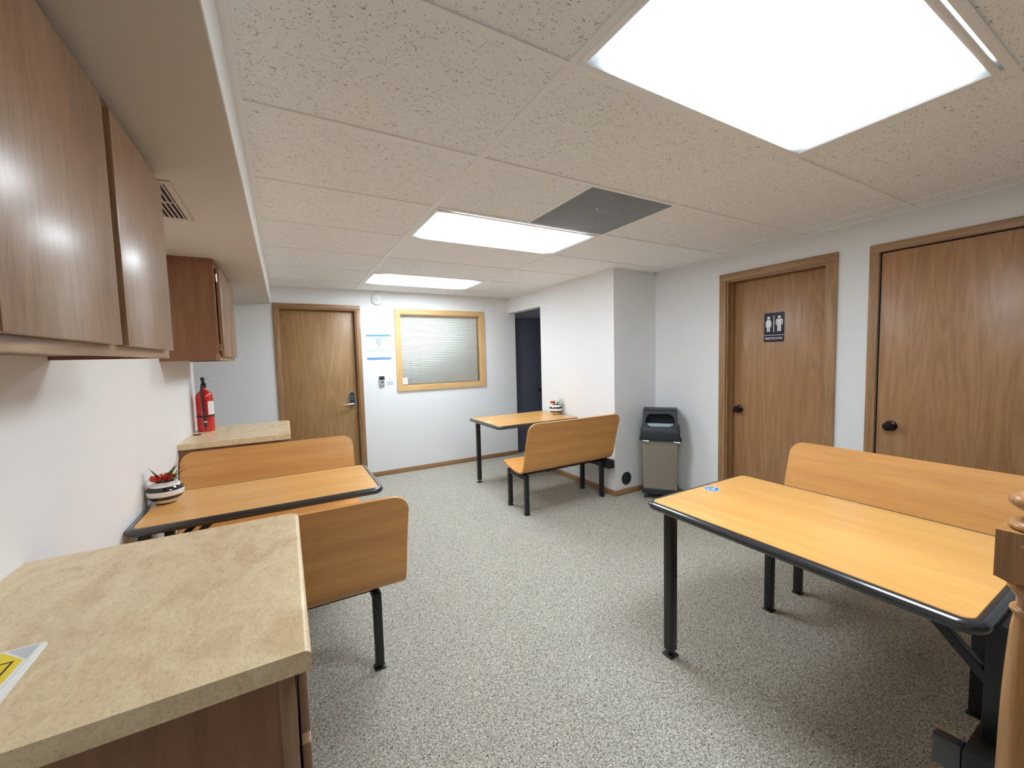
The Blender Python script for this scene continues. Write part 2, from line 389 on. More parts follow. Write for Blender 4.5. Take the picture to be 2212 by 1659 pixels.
def copy_tree(o, parent=None):
    c = o.copy(); COL.objects.link(c); c.parent = parent
    for ch in [x for x in bpy.data.objects if x.parent == o]: copy_tree(ch, c)
    return c
def rrect(hx, hy, r, n=6, cx=0, cy=0):
    pts = []
    for (sx, sy, a0) in ((1, 1, 0), (-1, 1, 90), (-1, -1, 180), (1, -1, 270)):
        for k in range(n+1):
            a = R(a0+90*k/n); pts.append((cx+sx*(hx-r)+r*math.cos(a), cy+sy*(hy-r)+r*math.sin(a)))
    return pts
def text_mesh(txt, size, mat, name, parent, mtx, extrude=0.0006, font_space=1.0, align='CENTER'):
    cu = bpy.data.curves.new('txt', 'FONT'); cu.body = txt; cu.size = size; cu.extrude = extrude; cu.align_x = align; cu.align_y = 'CENTER'
    cu.space_character = font_space; cu.offset = size*0.012
    to = bpy.data.objects.new('txt', cu); COL.objects.link(to)
    bpy.context.view_layer.update()
    me = bpy.data.meshes.new_from_object(to.evaluated_get(bpy.context.evaluated_depsgraph_get()))
    bpy.data.objects.remove(to); bpy.data.curves.remove(cu)
    me.transform(mtx); me.materials.clear(); me.materials.append(mat)
    o = bpy.data.objects.new(name, me); COL.objects.link(o); o.parent = parent
    return o
# frames that stand on a wall: local x right, y up, z out of the wall
def on_far(x, z, y=YF): return Matrix(((1, 0, 0, x), (0, 0, -1, y), (0, 1, 0, z), (0, 0, 0, 1)))
def on_right(y, z, x=XR): return Matrix(((0, 0, -1, x), (-1, 0, 0, y), (0, 1, 0, z), (0, 0, 0, 1)))

# ================================================================== THE ROOM
def struct(name, mb, mat, smooth=False):
    o = mb.build(name, mat, smooth=smooth); o['kind'] = 'structure'; return o
WT = 0.107
struct('floor', MB().box(-1.75, XR+0.15, YB-0.1, YF+1.3, -0.05, 0), M['carpet'])
# left wall ends before the nook
struct('wall_left', MB().box(XL-0.12, XL, YB, YLE, 0, SZ), M['wall_l'])
struct('wall_nook', MB().box(-1.75, -1.63, YLE-0.6, YF, 0, SZ), M['wall'])
struct('wall_nook_side', MB().box(-1.63, XL-0.12, YLE-0.12, YLE, 0, SZ), M['wall'])
# far wall with door and window openings
D1 = (-0.028, 0.765, 2.025); W1 = (1.276, 2.375, 1.092, 1.995)
far = MB()
far.box(-1.75, D1[0], YF, YF+0.12, 0, H+0.1)
far.box(D1[0], D1[1], YF, YF+0.12, D1[2], H+0.1)
far.box(D1[1], W1[0], YF, YF+0.12, 0, H+0.1)
far.box(W1[0], W1[1], YF, YF+0.12, 0, W1[2]); far.box(W1[0], W1[1], YF, YF+0.12, W1[3], H+0.1)
far.box(W1[1], XP+WT, YF, YF+0.12, 0, H+0.1)
struct('wall_far', far, M['wall'])
# partition with passage opening
YO, ZO = 4.263, 2.047
pt = MB()
pt.box(XP, XP+WT, YC, YO, 0, H+0.1); pt.box(XP, XP+WT, YO, YF, ZO, H+0.1)
struct('wall_partition', pt, M['wall'])
struct('wall_return', MB().box(XP+WT, XR, YC, YC+WT, 0, H+0.1), M['wall'])
# room behind the passage opening: unlit, with a dark door
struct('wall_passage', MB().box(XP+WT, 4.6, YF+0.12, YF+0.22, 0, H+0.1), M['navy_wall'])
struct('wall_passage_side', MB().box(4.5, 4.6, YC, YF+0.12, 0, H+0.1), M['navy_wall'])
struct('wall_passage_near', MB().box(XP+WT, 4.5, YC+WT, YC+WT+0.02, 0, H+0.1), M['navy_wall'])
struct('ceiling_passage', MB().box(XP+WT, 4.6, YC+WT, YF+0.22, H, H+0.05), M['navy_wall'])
struct('floor_passage', MB().box(XR+0.15, 4.6, YC, YF+0.3, -0.05, 0), M['carpet'])
d4 = empty('door_4', (2.96, YF+0.118, 0), kind='structure')
MB().box(0, 0.50, -0.035, 0, 0.01, 1.995, 0.002).build('door_leaf', M['navy'], d4)
MB().lathe([(0.026, 0), (0.026, 0.006), (0.011, 0.012), (0.011, 0.03), (0.024, 0.04), (0.026, 0.052), (0.018, 0.064), (0, 0.066)], 20,
           c=(0.43, -0.035, 0.915), mat=Matrix.Rotation(R(90), 4, 'X')).build('door_knob', M['bronze'], d4)
# right wall with two door openings
D2 = (1.432, 2.186, 2.035)     # restroom door opening (y0, y1, top)
D3 = (0.34, 1.142, 2.038)
rw = MB()
rw.box(XR, XR+0.13, D2[1], YC+WT, 0, H+0.1); rw.box(XR, XR+0.13, D2[0], D2[1], D2[2], H+0.1)
rw.box(XR, XR+0.13, D3[1], D2[0], 0, H+0.1); rw.box(XR, XR+0.13, D3[0], D3[1], D3[2], H+0.1)
rw.box(XR, XR+0.13, YB, D3[0], 0, H+0.1)
struct('wall_right', rw, M['wall'])
struct('wall_back', MB().box(-1.75, XR+0.15, YB-0.12, YB, 0, H+0.1), M['wall_back'])

# soffit over the left wall
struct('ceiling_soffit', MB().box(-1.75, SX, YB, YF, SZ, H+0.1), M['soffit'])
# thin white strip: light on the soffit's side face put in as colour
struct('soffit_lit_side', MB().box(SX, SX+0.006, YB, YF, SZ, H, 0.0015, 1), M['grid'], True)

# suspended ceiling: tile boxes cell by cell
colx = [SX+0.006, T0, T0+2*F, T0+4*F, XR]
rows = [YB]+[G0+k*F for k in range(-6, 7)]+[YF]
LIGHTS = [(-1, 0), (2, 1), (5, 2)]; lightrow = {G0+k*F for k, _ in LIGHTS}
ceil, smoothc = MB(), MB()
TW = 0.012; ZT = H+0.006
for ci in range(4):
    for ri in range(len(rows)-1):
        x0, x1, y0, y1 = colx[ci], colx[ci+1], rows[ri], rows[ri+1]
        if ci == 1 and any(abs(y0-v) < 1e-4 for v in lightrow): continue
        kk = round((y0-G0)/F)
        if ci == 1 and kk == 1: x1 = T0+F
        (smoothc if (ci == 1 and kk in (3, 6)) or (ci == 2 and kk in (2, 3)) else ceil).box(x0, x1, y0, y1, ZT, ZT+0.015)
struct('ceiling', ceil, M['tile'])
struct('ceiling_plain_tiles', smoothc, M['tile_smooth'])
gr = MB(); Z0 = H
for x in colx[1:4]: gr.box(x-TW, x+TW, YB, YF, Z0, Z0+0.02)
for ri, y in enumerate(rows[1:-1]):
    for ci in range(4):
        a, b_ = colx[ci]+(TW if ci else 0), colx[ci+1]-(TW if ci < 3 else 0)
        gr.box(a, b_, y-TW, y+TW, Z0+0.0006, Z0+0.02)
gr.box(T0+F-TW, T0+F+TW, G0+F+TW, G0+2*F-TW, Z0+0.0006, Z0+0.02)
gr.box(SX+0.006, SX+0.028, YB, YF, Z0, Z0+0.02); gr.box(XR-0.022, XR, YB, YC, Z0, Z0+0.02)
gr.box(SX+0.03, XP, YF-0.022, YF, Z0, Z0+0.02); gr.box(XP-0.022, XP, YC, YF, Z0, Z0+0.02); gr.box(XP, XR, YC-0.022, YC, Z0, Z0+0.02)
struct('trim_2', gr, M['grid'])
struct('ceiling_deck', MB().box(-1.75, XR+0.15, YB, YF, H+0.16, H+0.2), M['grid'])

# baseboards
bh, bt = 0.058, 0.012
def base(name, x0, x1, y0, y1, mat): struct(name, MB().box(x0, x1, y0, y1, 0, bh, 0.003, 2), mat, True)
base('baseboard_far', D1[1]+0.062, XP+WT-0.01, YF-bt, YF, M['oak_trim_x'])
base('baseboard_partition', XP-bt, XP, YC-bt, YO, M['oak_trim_h'])
base('baseboard_return', XP, XR, YC-bt, YC, M['oak_trim_x'])
base('baseboard_right', XR-bt, XR, D2[1]+0.062, YC-bt, M['oak_trim_h'])
base('baseboard_middle', XR-bt, XR, D3[1]+0.062, D2[0]-0.062, M['oak_trim_h'])

# ------------------------------------------------------------------ doors
def casing(name, parent, u0, u1, top, wdt, th, place, mv, mh):
    """u: along the wall. place(u0,u1,z0,z1,t0,t1) -> box args; t measured out from the wall"""
    for (a, b_) in ((u0-wdt, u0), (u1, u1+wdt)):
        m = MB(); m.box(*place(a, b_, 0, top, 0, th), 0.003); m.build(name, mv, parent)
    m = MB(); m.box(*place(u0-wdt, u1+wdt, top, top+wdt, 0, th+0.0005), 0.003); m.build(name, mh, parent)
# far door
d1 = empty('door_1', (0, 0, 0), kind='structure')
pf = lambda a, b_, z0, z1, t0, t1: (a, b_, YF-t1, YF-t0, z0, z1)
casing('door_casing', d1, D1[0], D1[1], D1[2], 0.05, 0.014, pf, M['oak_trim'], M['oak_trim_x'])
j = MB(); j.box(D1[0], D1[0]+0.012, YF-0.004, YF+0.12, 0, D1[2]); j.box(D1[1]-0.012, D1[1], YF-0.004, YF+0.12, 0, D1[2])
j.build('door_jamb', M['oak_trim'], d1)
MB().box(D1[0]+0.0121, D1[1]-0.0121, YF-0.0039, YF+0.12, D1[2]-0.012, D1[2]).build('door_head_jamb', M['oak_trim_x'], d1)
MB().box(D1[0]+0.014, D1[1]-0.014, YF+0.055, YF+0.095, 0.008, D1[2]-0.014, 0.002).build('door_leaf', M['oak_far'], d1)
lk = MB(); lk.prism(rrect(0.033, 0.091, 0.0325, 8), 0, 0.016, on_far(0.688, 0.972, YF+0.055)); lock = lk.build('lock_plate', M['silver'], d1)
lk = MB(); lk.prism(rrect(0.028, 0.086, 0.0275, 8), 0.016, 0.020, on_far(0.688, 0.972, YF+0.055)); lk.build('keypad', M['blackplastic'], lock)
kb = MB()
for r_ in range(4):
    for c_ in range(3): kb.box(0.688-0.016+c_*0.013, 0.688-0.010+c_*0.013, YF+0.0345, YF+0.036, 1.018-r_*0.018, 1.024-r_*0.018)
kb.build('keypad_digits', M['greyprint'], lock)
lv = MB(); lv.lathe([(0.013, 0), (0.013, 0.04), (0, 0.041)], 20, c=(0.688, YF+0.036, 0.917), mat=Matrix.Rotation(R(90), 4, 'X'))
lv.tube([(0.694, YF+0.0, 0.917), (0.67, YF-0.003, 0.917), (0.62, YF-0.004, 0.916), (0.572, YF-0.002, 0.915)], [0.011, 0.0105, 0.0095, 0.009], 12)
lv.build('lever_handle', M['chrome'], lock)
# restroom door, set back in its jamb
pr = lambda a, b_, z0, z1, t0, t1: (XR-t1, XR-t0, a, b_, z0, z1)
d2 = empty('door_2', (0, 0, 0), kind='structure')
casing('door_casing', d2, D2[0], D2[1], D2[2], 0.062, 0.016, pr, M['oak_trim'], M['oak_trim_h'])
j = MB(); j.box(XR-0.004, XR+0.13, D2[0], D2[0]+0.012, 0, D2[2]); j.box(XR-0.004, XR+0.13, D2[1]-0.012, D2[1], 0, D2[2])
j.box(XR-0.0039, XR+0.13, D2[0]+0.0121, D2[1]-0.0121, D2[2]-0.012, D2[2])
j.box(XR+0.045, XR+0.079, D2[1]-0.024, D2[1]-0.012, 0, D2[2]-0.012); j.box(XR+0.045, XR+0.079, D2[0]+0.012, D2[0]+0.024, 0, D2[2]-0.012)
j.build('door_jamb', M['oak_trim'], d2)
XL2 = XR+0.08
MB().box(XL2, XL2+0.035, D2[0]+0.014, D2[1]-0.014, 0.008, D2[2]-0.014, 0.002).build('door_leaf', M['oak'], d2)
KN = [(0.033, 0), (0.033, 0.004), (0.026, 0.010), (0.012, 0.013), (0.011, 0.026), (0.020, 0.031), (0.0275, 0.042), (0.028, 0.052), (0.022, 0.060), (0.010, 0.062), (0.009, 0.060), (0.0, 0.060)]
def knob(parent, x, y, z):
    k = MB().lathe(KN, 28, c=(x, y, z), mat=Matrix.Rotation(R(-90), 4, 'Y')).build('door_knob', M['bronze'], parent)
    return k
knob(d2, XL2, D2[1]-0.075, 0.915)
# second door on the right, flush with the wall
d3 = empty('door_3', (0, 0, 0), kind='structure')
casing('door_casing', d3, D3[0], D3[1], D3[2], 0.052, 0.016, pr, M['oak_trim'], M['oak_trim_h'])
j = MB(); j.box(XR+0.0, XR+0.13, D3[0], D3[0]+0.004, 0, D3[2]); j.box(XR+0.0, XR+0.13, D3[1]-0.004, D3[1], 0, D3[2]); j.box(XR+0.0001, XR+0.13, D3[0]+0.0041, D3[1]-0.0041, D3[2]-0.004, D3[2])
j.build('door_jamb', M['gap_shade'], d3)  # jamb coloured near-black to put in the shade of the door gap
MB().box(XR-0.002, XR+0.035, D3[0]+0.008, D3[1]-0.009, 0.008, D3[2]-0.009, 0.002).build('door_leaf', M['oak'], d3)
MB().box(XR-0.001, XR+0.02, D3[1]-0.0085, D3[1]-0.0035, 0.885, 0.945).build('strike_plate', M['bronze'], d3)
knob(d3, XR-0.002, 1.060, 0.915)

# ------------------------------------------------------------------ window in the far wall, blind behind the glass
w1 = empty('window_1', (0, 0, 0), kind='structure')
wd = 0.06
for (a, b_) in ((W1[0]-wd, W1[0]), (W1[1], W1[1]+wd)):
    x0, x1 = a, b_; inner = (a == W1[1]); m = MB()
    poly = [(x0, W1[2]-wd), (x1, W1[2]), (x1, W1[3]), (x0, W1[3]+wd)] if not inner else [(x0, W1[2]), (x1, W1[2]-wd), (x1, W1[3]+wd), (x0, W1[3])]
    m.prism(poly, 0, 0.018, on_far(0, 0)); m.build('window_casing', M['gold_v'], w1)
m = MB(); m.prism([(W1[0]-wd, W1[3]+wd), (W1[0], W1[3]), (W1[1], W1[3]), (W1[1]+wd, W1[3]+wd)], 0, 0.0185, on_far(0, 0)); m.build('window_casing', M['gold'], w1)
m = MB(); m.prism([(W1[0]-wd, W1[2]-wd), (W1[1]+wd, W1[2]-wd), (W1[1], W1[2]), (W1[0], W1[2])], 0, 0.0185, on_far(0, 0)); m.build('window_casing', M['gold'], w1)
m = MB(); m.box(W1[0]+0.0002, W1[0]+0.012, YF-0.005, YF+0.12, W1[2], W1[3]); m.box(W1[1]-0.012, W1[1]-0.0002, YF-0.005, YF+0.12, W1[2], W1[3])
m.box(W1[0]+0.0121, W1[1]-0.0121, YF-0.0049, YF+0.12, W1[2], W1[2]+0.012); m.box(W1[0]+0.0121, W1[1]-0.0121, YF-0.0049, YF+0.12, W1[3]-0.012, W1[3]); m.build('window_reveal', M['gold'], w1)
MB().box(W1[0]+0.012, W1[1]-0.012, YF+0.030, YF+0.034, W1[2]+0.012, W1[3]-0.012).build('window_pane', M['glass'], w1)
bl = empty('venetian_blind', (1.826, YF+0.075, 1.98), label='pale green-white venetian blind lowered behind the wood framed window', cat='blind')
m = MB()
nsl = 38; zt, zb = 1.948, 1.118
for i in range(nsl):
    z = zt-(zt-zb)*i/(nsl-1)
    tmat = Matrix.Translation((0, 0, z-1.98)) @ Matrix.Rotation(R(66), 4, 'X')
    t = bmesh.new(); ys = [-0.0125, -0.006, 0, 0.006, 0.0125]; hz = [0, 0.0016, 0.0022, 0.0016, 0]
    A = [[t.verts.new((sx*0.528, yy, hh)) for yy, hh in zip(ys, hz)] for sx in (-1, 1)]
    B = [[t.verts.new((sx*0.528, yy, hh-0.0006)) for yy, hh in zip(ys, hz)] for sx in (-1, 1)]
    for k in range(4):
        t.faces.new((A[0][k], A[1][k], A[1][k+1], A[0][k+1])); t.faces.new((B[0][k+1], B[1][k+1], B[1][k], B[0][k]))
    t.faces.new((A[0][0], B[0][0], B[1][0], A[1][0])); t.faces.new((A[0][4], A[1][4], B[1][4], B[0][4]))
    t.faces.new(A[0]+B[0][::-1]); t.faces.new(A[1][::-1]+B[1])
    m.merge(t, tmat)
m.build('slats', M['slat'], bl)
MB().box(-0.53, 0.53, -0.016, 0.016, -0.026, 0.0, 0.002).build('headrail', M['slat'], bl)
MB().box(-0.53, 0.53, -0.010, 0.010, -0.872, -0.858, 0.002).build('bottom_rail', M['white'], bl)
for x in (-0.41, -0.30, 0.41): MB().tube([(x, -0.019, -0.02), (x, -0.019, -0.86)], 0.0011, 5).build('cord', M['greyprint'], bl)
for x in (-0.44, 0.42): MB().box(x-0.014, x+0.014, -0.022, -0.016, -0.016, 0.003, 0.002).build('bracket', M['white'], bl)
st = empty('warning_sticker', (1.325, YF+0.029, 1.158), label='small white warning sticker at the lower left corner of the window glass', cat='sticker')
MB().box(-0.030, 0.030, 0, 0.0008, -0.044, 0.044).build('sticker_sheet', M['paper'], st)
text_mesh('NOTICE', 0.0145, M['redprint'], 'lettering', st, on_far(0, 0.034, -0.0004))
m = MB(); m.prism([(-0.004, 0.02), (0.004, 0.02), (0.006, 0.0), (0.018, -0.008), (0.012, -0.024), (-0.002, -0.034), (-0.014, -0.02), (-0.012, -0.004)], 0.0002, 0.0008, on_far(0, 0, 0)); m.build('pictogram', M['lilac'], st)

# ================================================================== CEILING FIXTURES
lens_labels = ['large bright ceiling light panel nearest the viewer above the near table',
               'middle ceiling light panel beside the grey ceiling vent',
               'smallest farthest ceiling light panel near the far wall']
for (k, i) in LIGHTS:
    yc = G0+(k+0.5)*F; xc = T0+F
    o = empty('ceiling_light', (xc, yc, H), label=lens_labels[i], cat='ceiling light', group='fluorescent troffers in the dropped ceiling')
    fr = MB(); hx, hy, ww = F-TW, F/2-TW, 0.022
    fr.box(-hx, hx, hy-ww, hy, -0.004, 0.012, 0.002); fr.box(-hx+ww, hx-ww, -hy+0.006, -hy+ww+0.004, -0.004, 0.012, 0.002)
    fr.box(-hx, -hx+ww, -hy, hy-ww, -0.004, 0.012, 0.002); fr.box(hx-ww, hx, -hy, hy-ww, -0.004, 0.012, 0.002)
    fr.build('light_frame', M['grid'], o)
    MB().box(-hx+0.018, hx-0.018, -hy+0.0005, hy-0.018, 0.001, 0.005).build('diffuser', m_lens(PANEL[i]), o)
    MB().box(-hx, hx, -hy, hy, 0.07, 0.075).build('housing', M['grid'], o)
v = empty('ceiling_vent', (T0+1.5*F, G0+1.5*F, H), label='square blue-grey perforated return air vent in the ceiling', cat='vent')
hx = F/2-TW
MB().box(-hx, hx, -hx, hx, -0.002, 0.012, 0.003).build('vent_face', M['vent'], v)
for x, y in ((-0.08, -0.08), (0.08, -0.08), (-0.08, 0.08), (0.08, 0.08)): MB().lathe([(0.0045, -0.0045), (0.0045, -0.002)], 10, c=(x, y, 0)).build('screw', M['chrome'], v)
# register in the soffit
rg = empty('soffit_register', (-0.389, 2.066, SZ), label='cream slatted air register in the soffit beside the upper cabinets', cat='vent')
m = MB(); hx, hy = 0.077, 0.229
m.box(-hx, -hx+0.020, -hy, hy, -0.005, 0, 0.0015); m.box(hx-0.022, hx, -hy, hy, -0.005, 0, 0.0015)
m.box(-hx+0.02, hx-0.022, -hy, -hy+0.028, -0.005, 0, 0.0015); m.box(-hx+0.02, hx-0.022, hy-0.028, hy, -0.005, 0, 0.0015)
m.box(-hx+0.02, hx-0.022, -0.006, 0.006, -0.005, 0, 0.001); m.build('register_frame', M['register'], rg)
m = MB()
for i in range(7):
    x = -hx+0.026+i*0.0165
    m.bar((x, -hy+0.026, -0.004), (x, hy-0.026, -0.004), 0.0085, 0.0012, side=(0.5, 0, 0.87))
m.build('louvres', M['register'], rg)
MB().box(-hx+0.018, hx-0.018, -hy+0.02, hy-0.02, -0.0012, -0.0004).build('register_shade_sheet', M['gap_shade'], rg)  # dark sheet added for the shade behind the louvres
# smoke alarm
sa = empty('smoke_alarm', (1.017, YF, 2.155), label='round white smoke alarm high on the far wall between door and window', cat='smoke alarm')
MB().lathe([(0.066, 0), (0.066, 0.012), (0.060, 0.024), (0.045, 0.032), (0.0, 0.034)], 40, mat=Matrix.Rotation(R(90), 4, 'X')).build('alarm_body', M['white'], sa)
m = MB()
for a0, a1, rr in ((150, 215, 0.036), (160, 205, 0.029)):
    MB().tube([(rr*math.cos(R(a)), -0.0335, rr*math.sin(R(a))) for a in range(a0, a1, 8)], 0.0018, 5).build('sound_slot', M['greyprint'], sa)
m.box(-0.006, 0.008, -0.036, -0.033, -0.012, 0.010, 0.001); m.build('test_button', M['lilac'], sa)
MB().box(0.036, 0.044, -0.034, -0.027, -0.008, 0.004, 0.001).build('sensor_window', M['greyprint'], sa)

# ================================================================== SIGNS ON THE FAR WALL
sg = empty('company_sign', (1.015, YF, 1.588), label='square white company sign with blue bands on the far wall', cat='sign')
hs_ = 0.150
MB().prism(rrect(0.147, hs_, 0.022, 6), 0.0, 0.005, on_far(0, 0, 0)).build('sign_panel', M['signwhite'], sg)
def cap(top):
    p = []; r_ = 0.022; h2 = 0.127; wx = 0.147
    for k in range(7):
        a = R(90*k/6); p.append((wx-r_+r_*math.cos(a), hs_-r_+r_*math.sin(a)))
    for k in range(7):
        a = R(90+90*k/6); p.append((-wx+r_+r_*math.cos(a), hs_-r_+r_*math.sin(a)))
    p = [(wx, h2)]+p+[(-wx, h2)]
    return [(x, y if top else -y) for x, y in p]
MB().prism(cap(True), 0.005, 0.0062, on_far(0, 0, 0)).build('blue_band', M['blue'], sg)
MB().prism(cap(False), 0.005, 0.0062, on_far(0, 0, 0)).build('blue_band', M['blue'], sg)
lg = MB(); FM = on_far(0, 0, 0)
def stroke(m, pts, wd_, t0=0.005, t1=0.0064, M_=FM):
    for (ax, ay), (bx, by) in zip(pts, pts[1:]):
        t1 += 0.00012
        d = Vector((bx-ax, by-ay)); L = d.length; d /= L; nrm = Vector((-d.y, d.x))*wd_/2; e = d*wd_/2*0.9
        m.prism([(ax-e.x+nrm.x, ay-e.y+nrm.y), (ax-e.x-nrm.x, ay-e.y-nrm.y), (bx+e.x-nrm.x, by+e.y-nrm.y), (bx+e.x+nrm.x, by+e.y+nrm.y)], t0, t1, M_)
stroke(lg, [(-0.058, 0.109), (0.060, 0.109)], 0.006)
stroke(lg, [(-0.048, 0.093), (-0.007, 0.093), (-0.007, 0.067), (-0.030, 0.067), (0.0, 0.013), (0.030, 0.068)], 0.0065)
stroke(lg, [(0.049, 0.093), (0.008, 0.093), (0.008, 0.052)], 0.0065)
lg.build('logo', M['slate'], sg)
text_mesh('RIPEVA', 0.024, M['slate'], 'lettering', sg, on_far(0, -0.022, -0.005), font_space=1.05)
text_mesh('TECHNOLOGY GROUP', 0.0255, M['slate'], 'lettering', sg, on_far(0, -0.048, -0.005), font_space=1.04)
for i in range(18):
    if i in (8, 11): continue
    x = -0.122+i*0.0144; hgt = (0.004, 0.007, 0.005, 0.006)[i % 4]
    MB().box(x-0.003, x+0.004, -0.006, -0.005, -0.0795-hgt/2, -0.0775+hgt/2).build('tagline_character', M['palegrey'], sg)
# doorbell and card
db = empty('video_doorbell', (1.030, YF, 1.170), label='small black and silver doorbell on the far wall under the company sign', cat='doorbell')
MB().box(-0.031, 0.031, -0.022, 0, -0.052, 0.063, 0.004).build('bell_body', M['silver'], db)
MB().box(-0.030, 0.030, -0.0245, -0.020, 0.017, 0.062, 0.003).build('camera_window', M['blackplastic'], db)
MB().lathe([(0.0155, 0), (0.0155, 0.002), (0.013, 0.003), (0.012, 0.0015), (0, 0.0015)], 28, c=(0.004, -0.022, -0.012), mat=Matrix.Rotation(R(90), 4, 'X')).build('bell_button', M['chrome'], db)
MB().box(-0.027, 0.027, -0.014, 0, -0.068, -0.052, 0.002).build('bell_mount', M['greyprint'], db)
cdn = empty('bell_card', (1.135, YF, 1.165), label='small translucent card with pointing hand beside the doorbell', cat='sign')
MB().box(-0.048, 0.048, -0.003, 0, -0.042, 0.046, 0.0008).build('card_sheet', M['signwhite'], cdn)
m = MB(); M0 = on_far(0, 0, 0)
stroke(m, [(-0.012, 0.036), (0.0, 0.018)], 0.007, 0.003, 0.0036, M0)
ring = [(0.006+0.014*math.cos(R(a)), 0.008+0.014*math.sin(R(a))) for a in range(0, 361, 30)]
stroke(m, ring, 0.003, 0.003, 0.0036, M0); m.build('hand_icon', M['greyprint'], cdn)
text_mesh('Notify Office', 0.0135, M['slate'], 'lettering', cdn, on_far(-0.002, -0.012, -0.003))
text_mesh('for Service', 0.0115, M['slate'], 'lettering', cdn, on_far(0.0, -0.028, -0.003))
# restroom sign
rs = empty('restroom_sign', (XL2, 1.832, 1.611), label='black restroom sign with white man and woman on the oak door', cat='sign')
RM = on_right(0, 0, 0)
MB().prism(rrect(0.077, 0.118, 0.006, 3), 0, 0.004, RM).build('sign_panel', M['signblack'], rs)
MB().prism([(-0.076, -0.066), (0.076, -0.066), (0.076, -0.0625), (-0.076, -0.0625)], 0.004, 0.0046, RM).build('divider', M['white'], rs)
def circ(cx, cy, r_, n=18): return [(cx+r_*math.cos(2*math.pi*k/n), cy+r_*math.sin(2*math.pi*k/n)) for k in range(n)]
m = MB(); m.prism(circ(-0.041, 0.077, 0.0115), 0.004, 0.0055, RM)
m.prism([(-0.052, 0.062), (-0.030, 0.062), (-0.024, 0.052), (-0.015, 0.026), (-0.021, 0.024), (-0.029, 0.044), (-0.018, 0.004), (-0.029, 0.004), (-0.029, -0.034), (-0.0395, -0.034), (-0.0395, 0.004),
         (-0.0425, 0.004), (-0.0425, -0.034), (-0.053, -0.034), (-0.053, 0.004), (-0.064, 0.004), (-0.053, 0.044), (-0.061, 0.024), (-0.067, 0.026), (-0.058, 0.052)], 0.004, 0.0055, RM)
m.build('woman_pictogram', M['white'], rs)
m = MB(); m.prism(circ(0.041, 0.080, 0.0115), 0.004, 0.0055, RM)
m.prism([(0.022, 0.065), (0.060, 0.065), (0.067, 0.058), (0.067, 0.018), (0.059, 0.018), (0.059, 0.050), (0.055, 0.050), (0.055, -0.034), (0.0425, -0.034), (0.0425, 0.016),
         (0.0395, 0.016), (0.0395, -0.034), (0.027, -0.034), (0.027, 0.050), (0.023, 0.050), (0.023, 0.018), (0.015, 0.018), (0.015, 0.058)], 0.004, 0.0055, RM)
m.build('man_pictogram', M['white'], rs)
MB().prism([(-0.0025, -0.040), (0.0025, -0.040), (0.0025, 0.092), (-0.0025, 0.092)], 0.004, 0.0055, RM).build('centre_bar', M['white'], rs)
text_mesh('RESTROOM', 0.0255, M['white'], 'lettering', rs, on_right(0, -0.091, -0.0045), font_space=1.0)
# round floor level plate
pl = empty('wall_cover_plate', (2.978, YC, 0.160), label='round dark cover plate low on the wall beside the trash bin', cat='cover plate')
MB().lathe([(0.066, 0), (0.066, 0.003), (0.060, 0.007), (0, 0.008)], 40, mat=Matrix.Rotation(R(90), 4, 'X')).build('plate_disc', M['binblack'], pl)
MB().lathe([(0.006, 0.007), (0.006, 0.010), (0, 0.011)], 14, mat=Matrix.Rotation(R(90), 4, 'X')).build('screw', M['chrome'], pl)
# ================================================================== CABINETS
def hinge(parent, x, y, z):
    m = MB(); m.box(x-0.004, x+0.004, y-0.006, y+0.002, z-0.020, z+0.020, 0.001)
    m.lathe([(0.0032, -0.024), (0.0032, 0.024)], 10, c=(x+0.004, y-0.004, z)); m.build('hinge', M['chrome'], parent)
def upper(y0, y1, doors, label, zb=1.450, zt=SZ, hinges=()):
    o = empty('upper_cabinet', (XL, y0, zb), label=label, cat='cabinet', group='oak wall cabinets under the soffit')
    X = lambda x: x-XL
    b = MB(); d = y1-y0; ht = zt-zb
    b.box(0, X(-0.362), 0, 0.016, 0, ht-0.001); b.build('side_panel', M['cab_side'], o)
    b = MB(); b.box(0, X(-0.362), d-0.016, d, 0, ht-0.001); b.build('side_panel', M['cab_side'], o)
    c = MB(); c.box(0.001, X(-0.362), 0.016, d-0.016, 0.012, 0.026); c.box(0.001, X(-0.362), 0.016, d-0.016, ht-0.03, ht-0.002); c.box(0.0005, 0.008, 0.016, d-0.016, 0.026, ht-0.03)
    c.build('carcass', M['cab_side'], o)
    for a, e in [(0, 0.040), (d-0.055, d)]+[(e1-0.02-y0, a2+0.02-y0) for (a1, e1), (a2, e2) in zip(doors, doors[1:])]:
        MB().box(X(-0.362), X(-0.343), a, e, 0.042, ht-0.055, 0.001).build('frame_stile', M['cab_side'], o)
    f = MB(); f.box(X(-0.362), X(-0.3425), 0.001, d-0.001, 0, 0.042, 0.0015); f.build('bottom_rail', M['cab_h'], o)
    f = MB(); f.box(X(-0.362), X(-0.3428), 0.001, d-0.001, ht-0.055, ht-0.001, 0.0015); f.build('top_rail', M['cab_side'], o)
    for a, e in doors:
        dm = MB(); dm.box(X(-0.338), X(-0.319), a-y0, e-y0, 1.474-zb, 2.020-zb, 0.002)
        dr = dm.build('door', M['cab'], o)
    for hy, hz in hinges: hinge(o, X(-0.338), hy-y0, hz-zb)
    return o
upper(-0.20, 1.795, [(-0.163, 0.253), (0.297, 0.750), (0.794, 1.247), (1.291, 1.739)], 'large oak wall cabinet close at the upper left')
upper(3.050, 3.945, [(3.083, 3.420), (3.430, 3.868)], 'smaller oak wall cabinet above the fire extinguisher', hinges=((3.082, 1.955), (3.082, 1.530)))

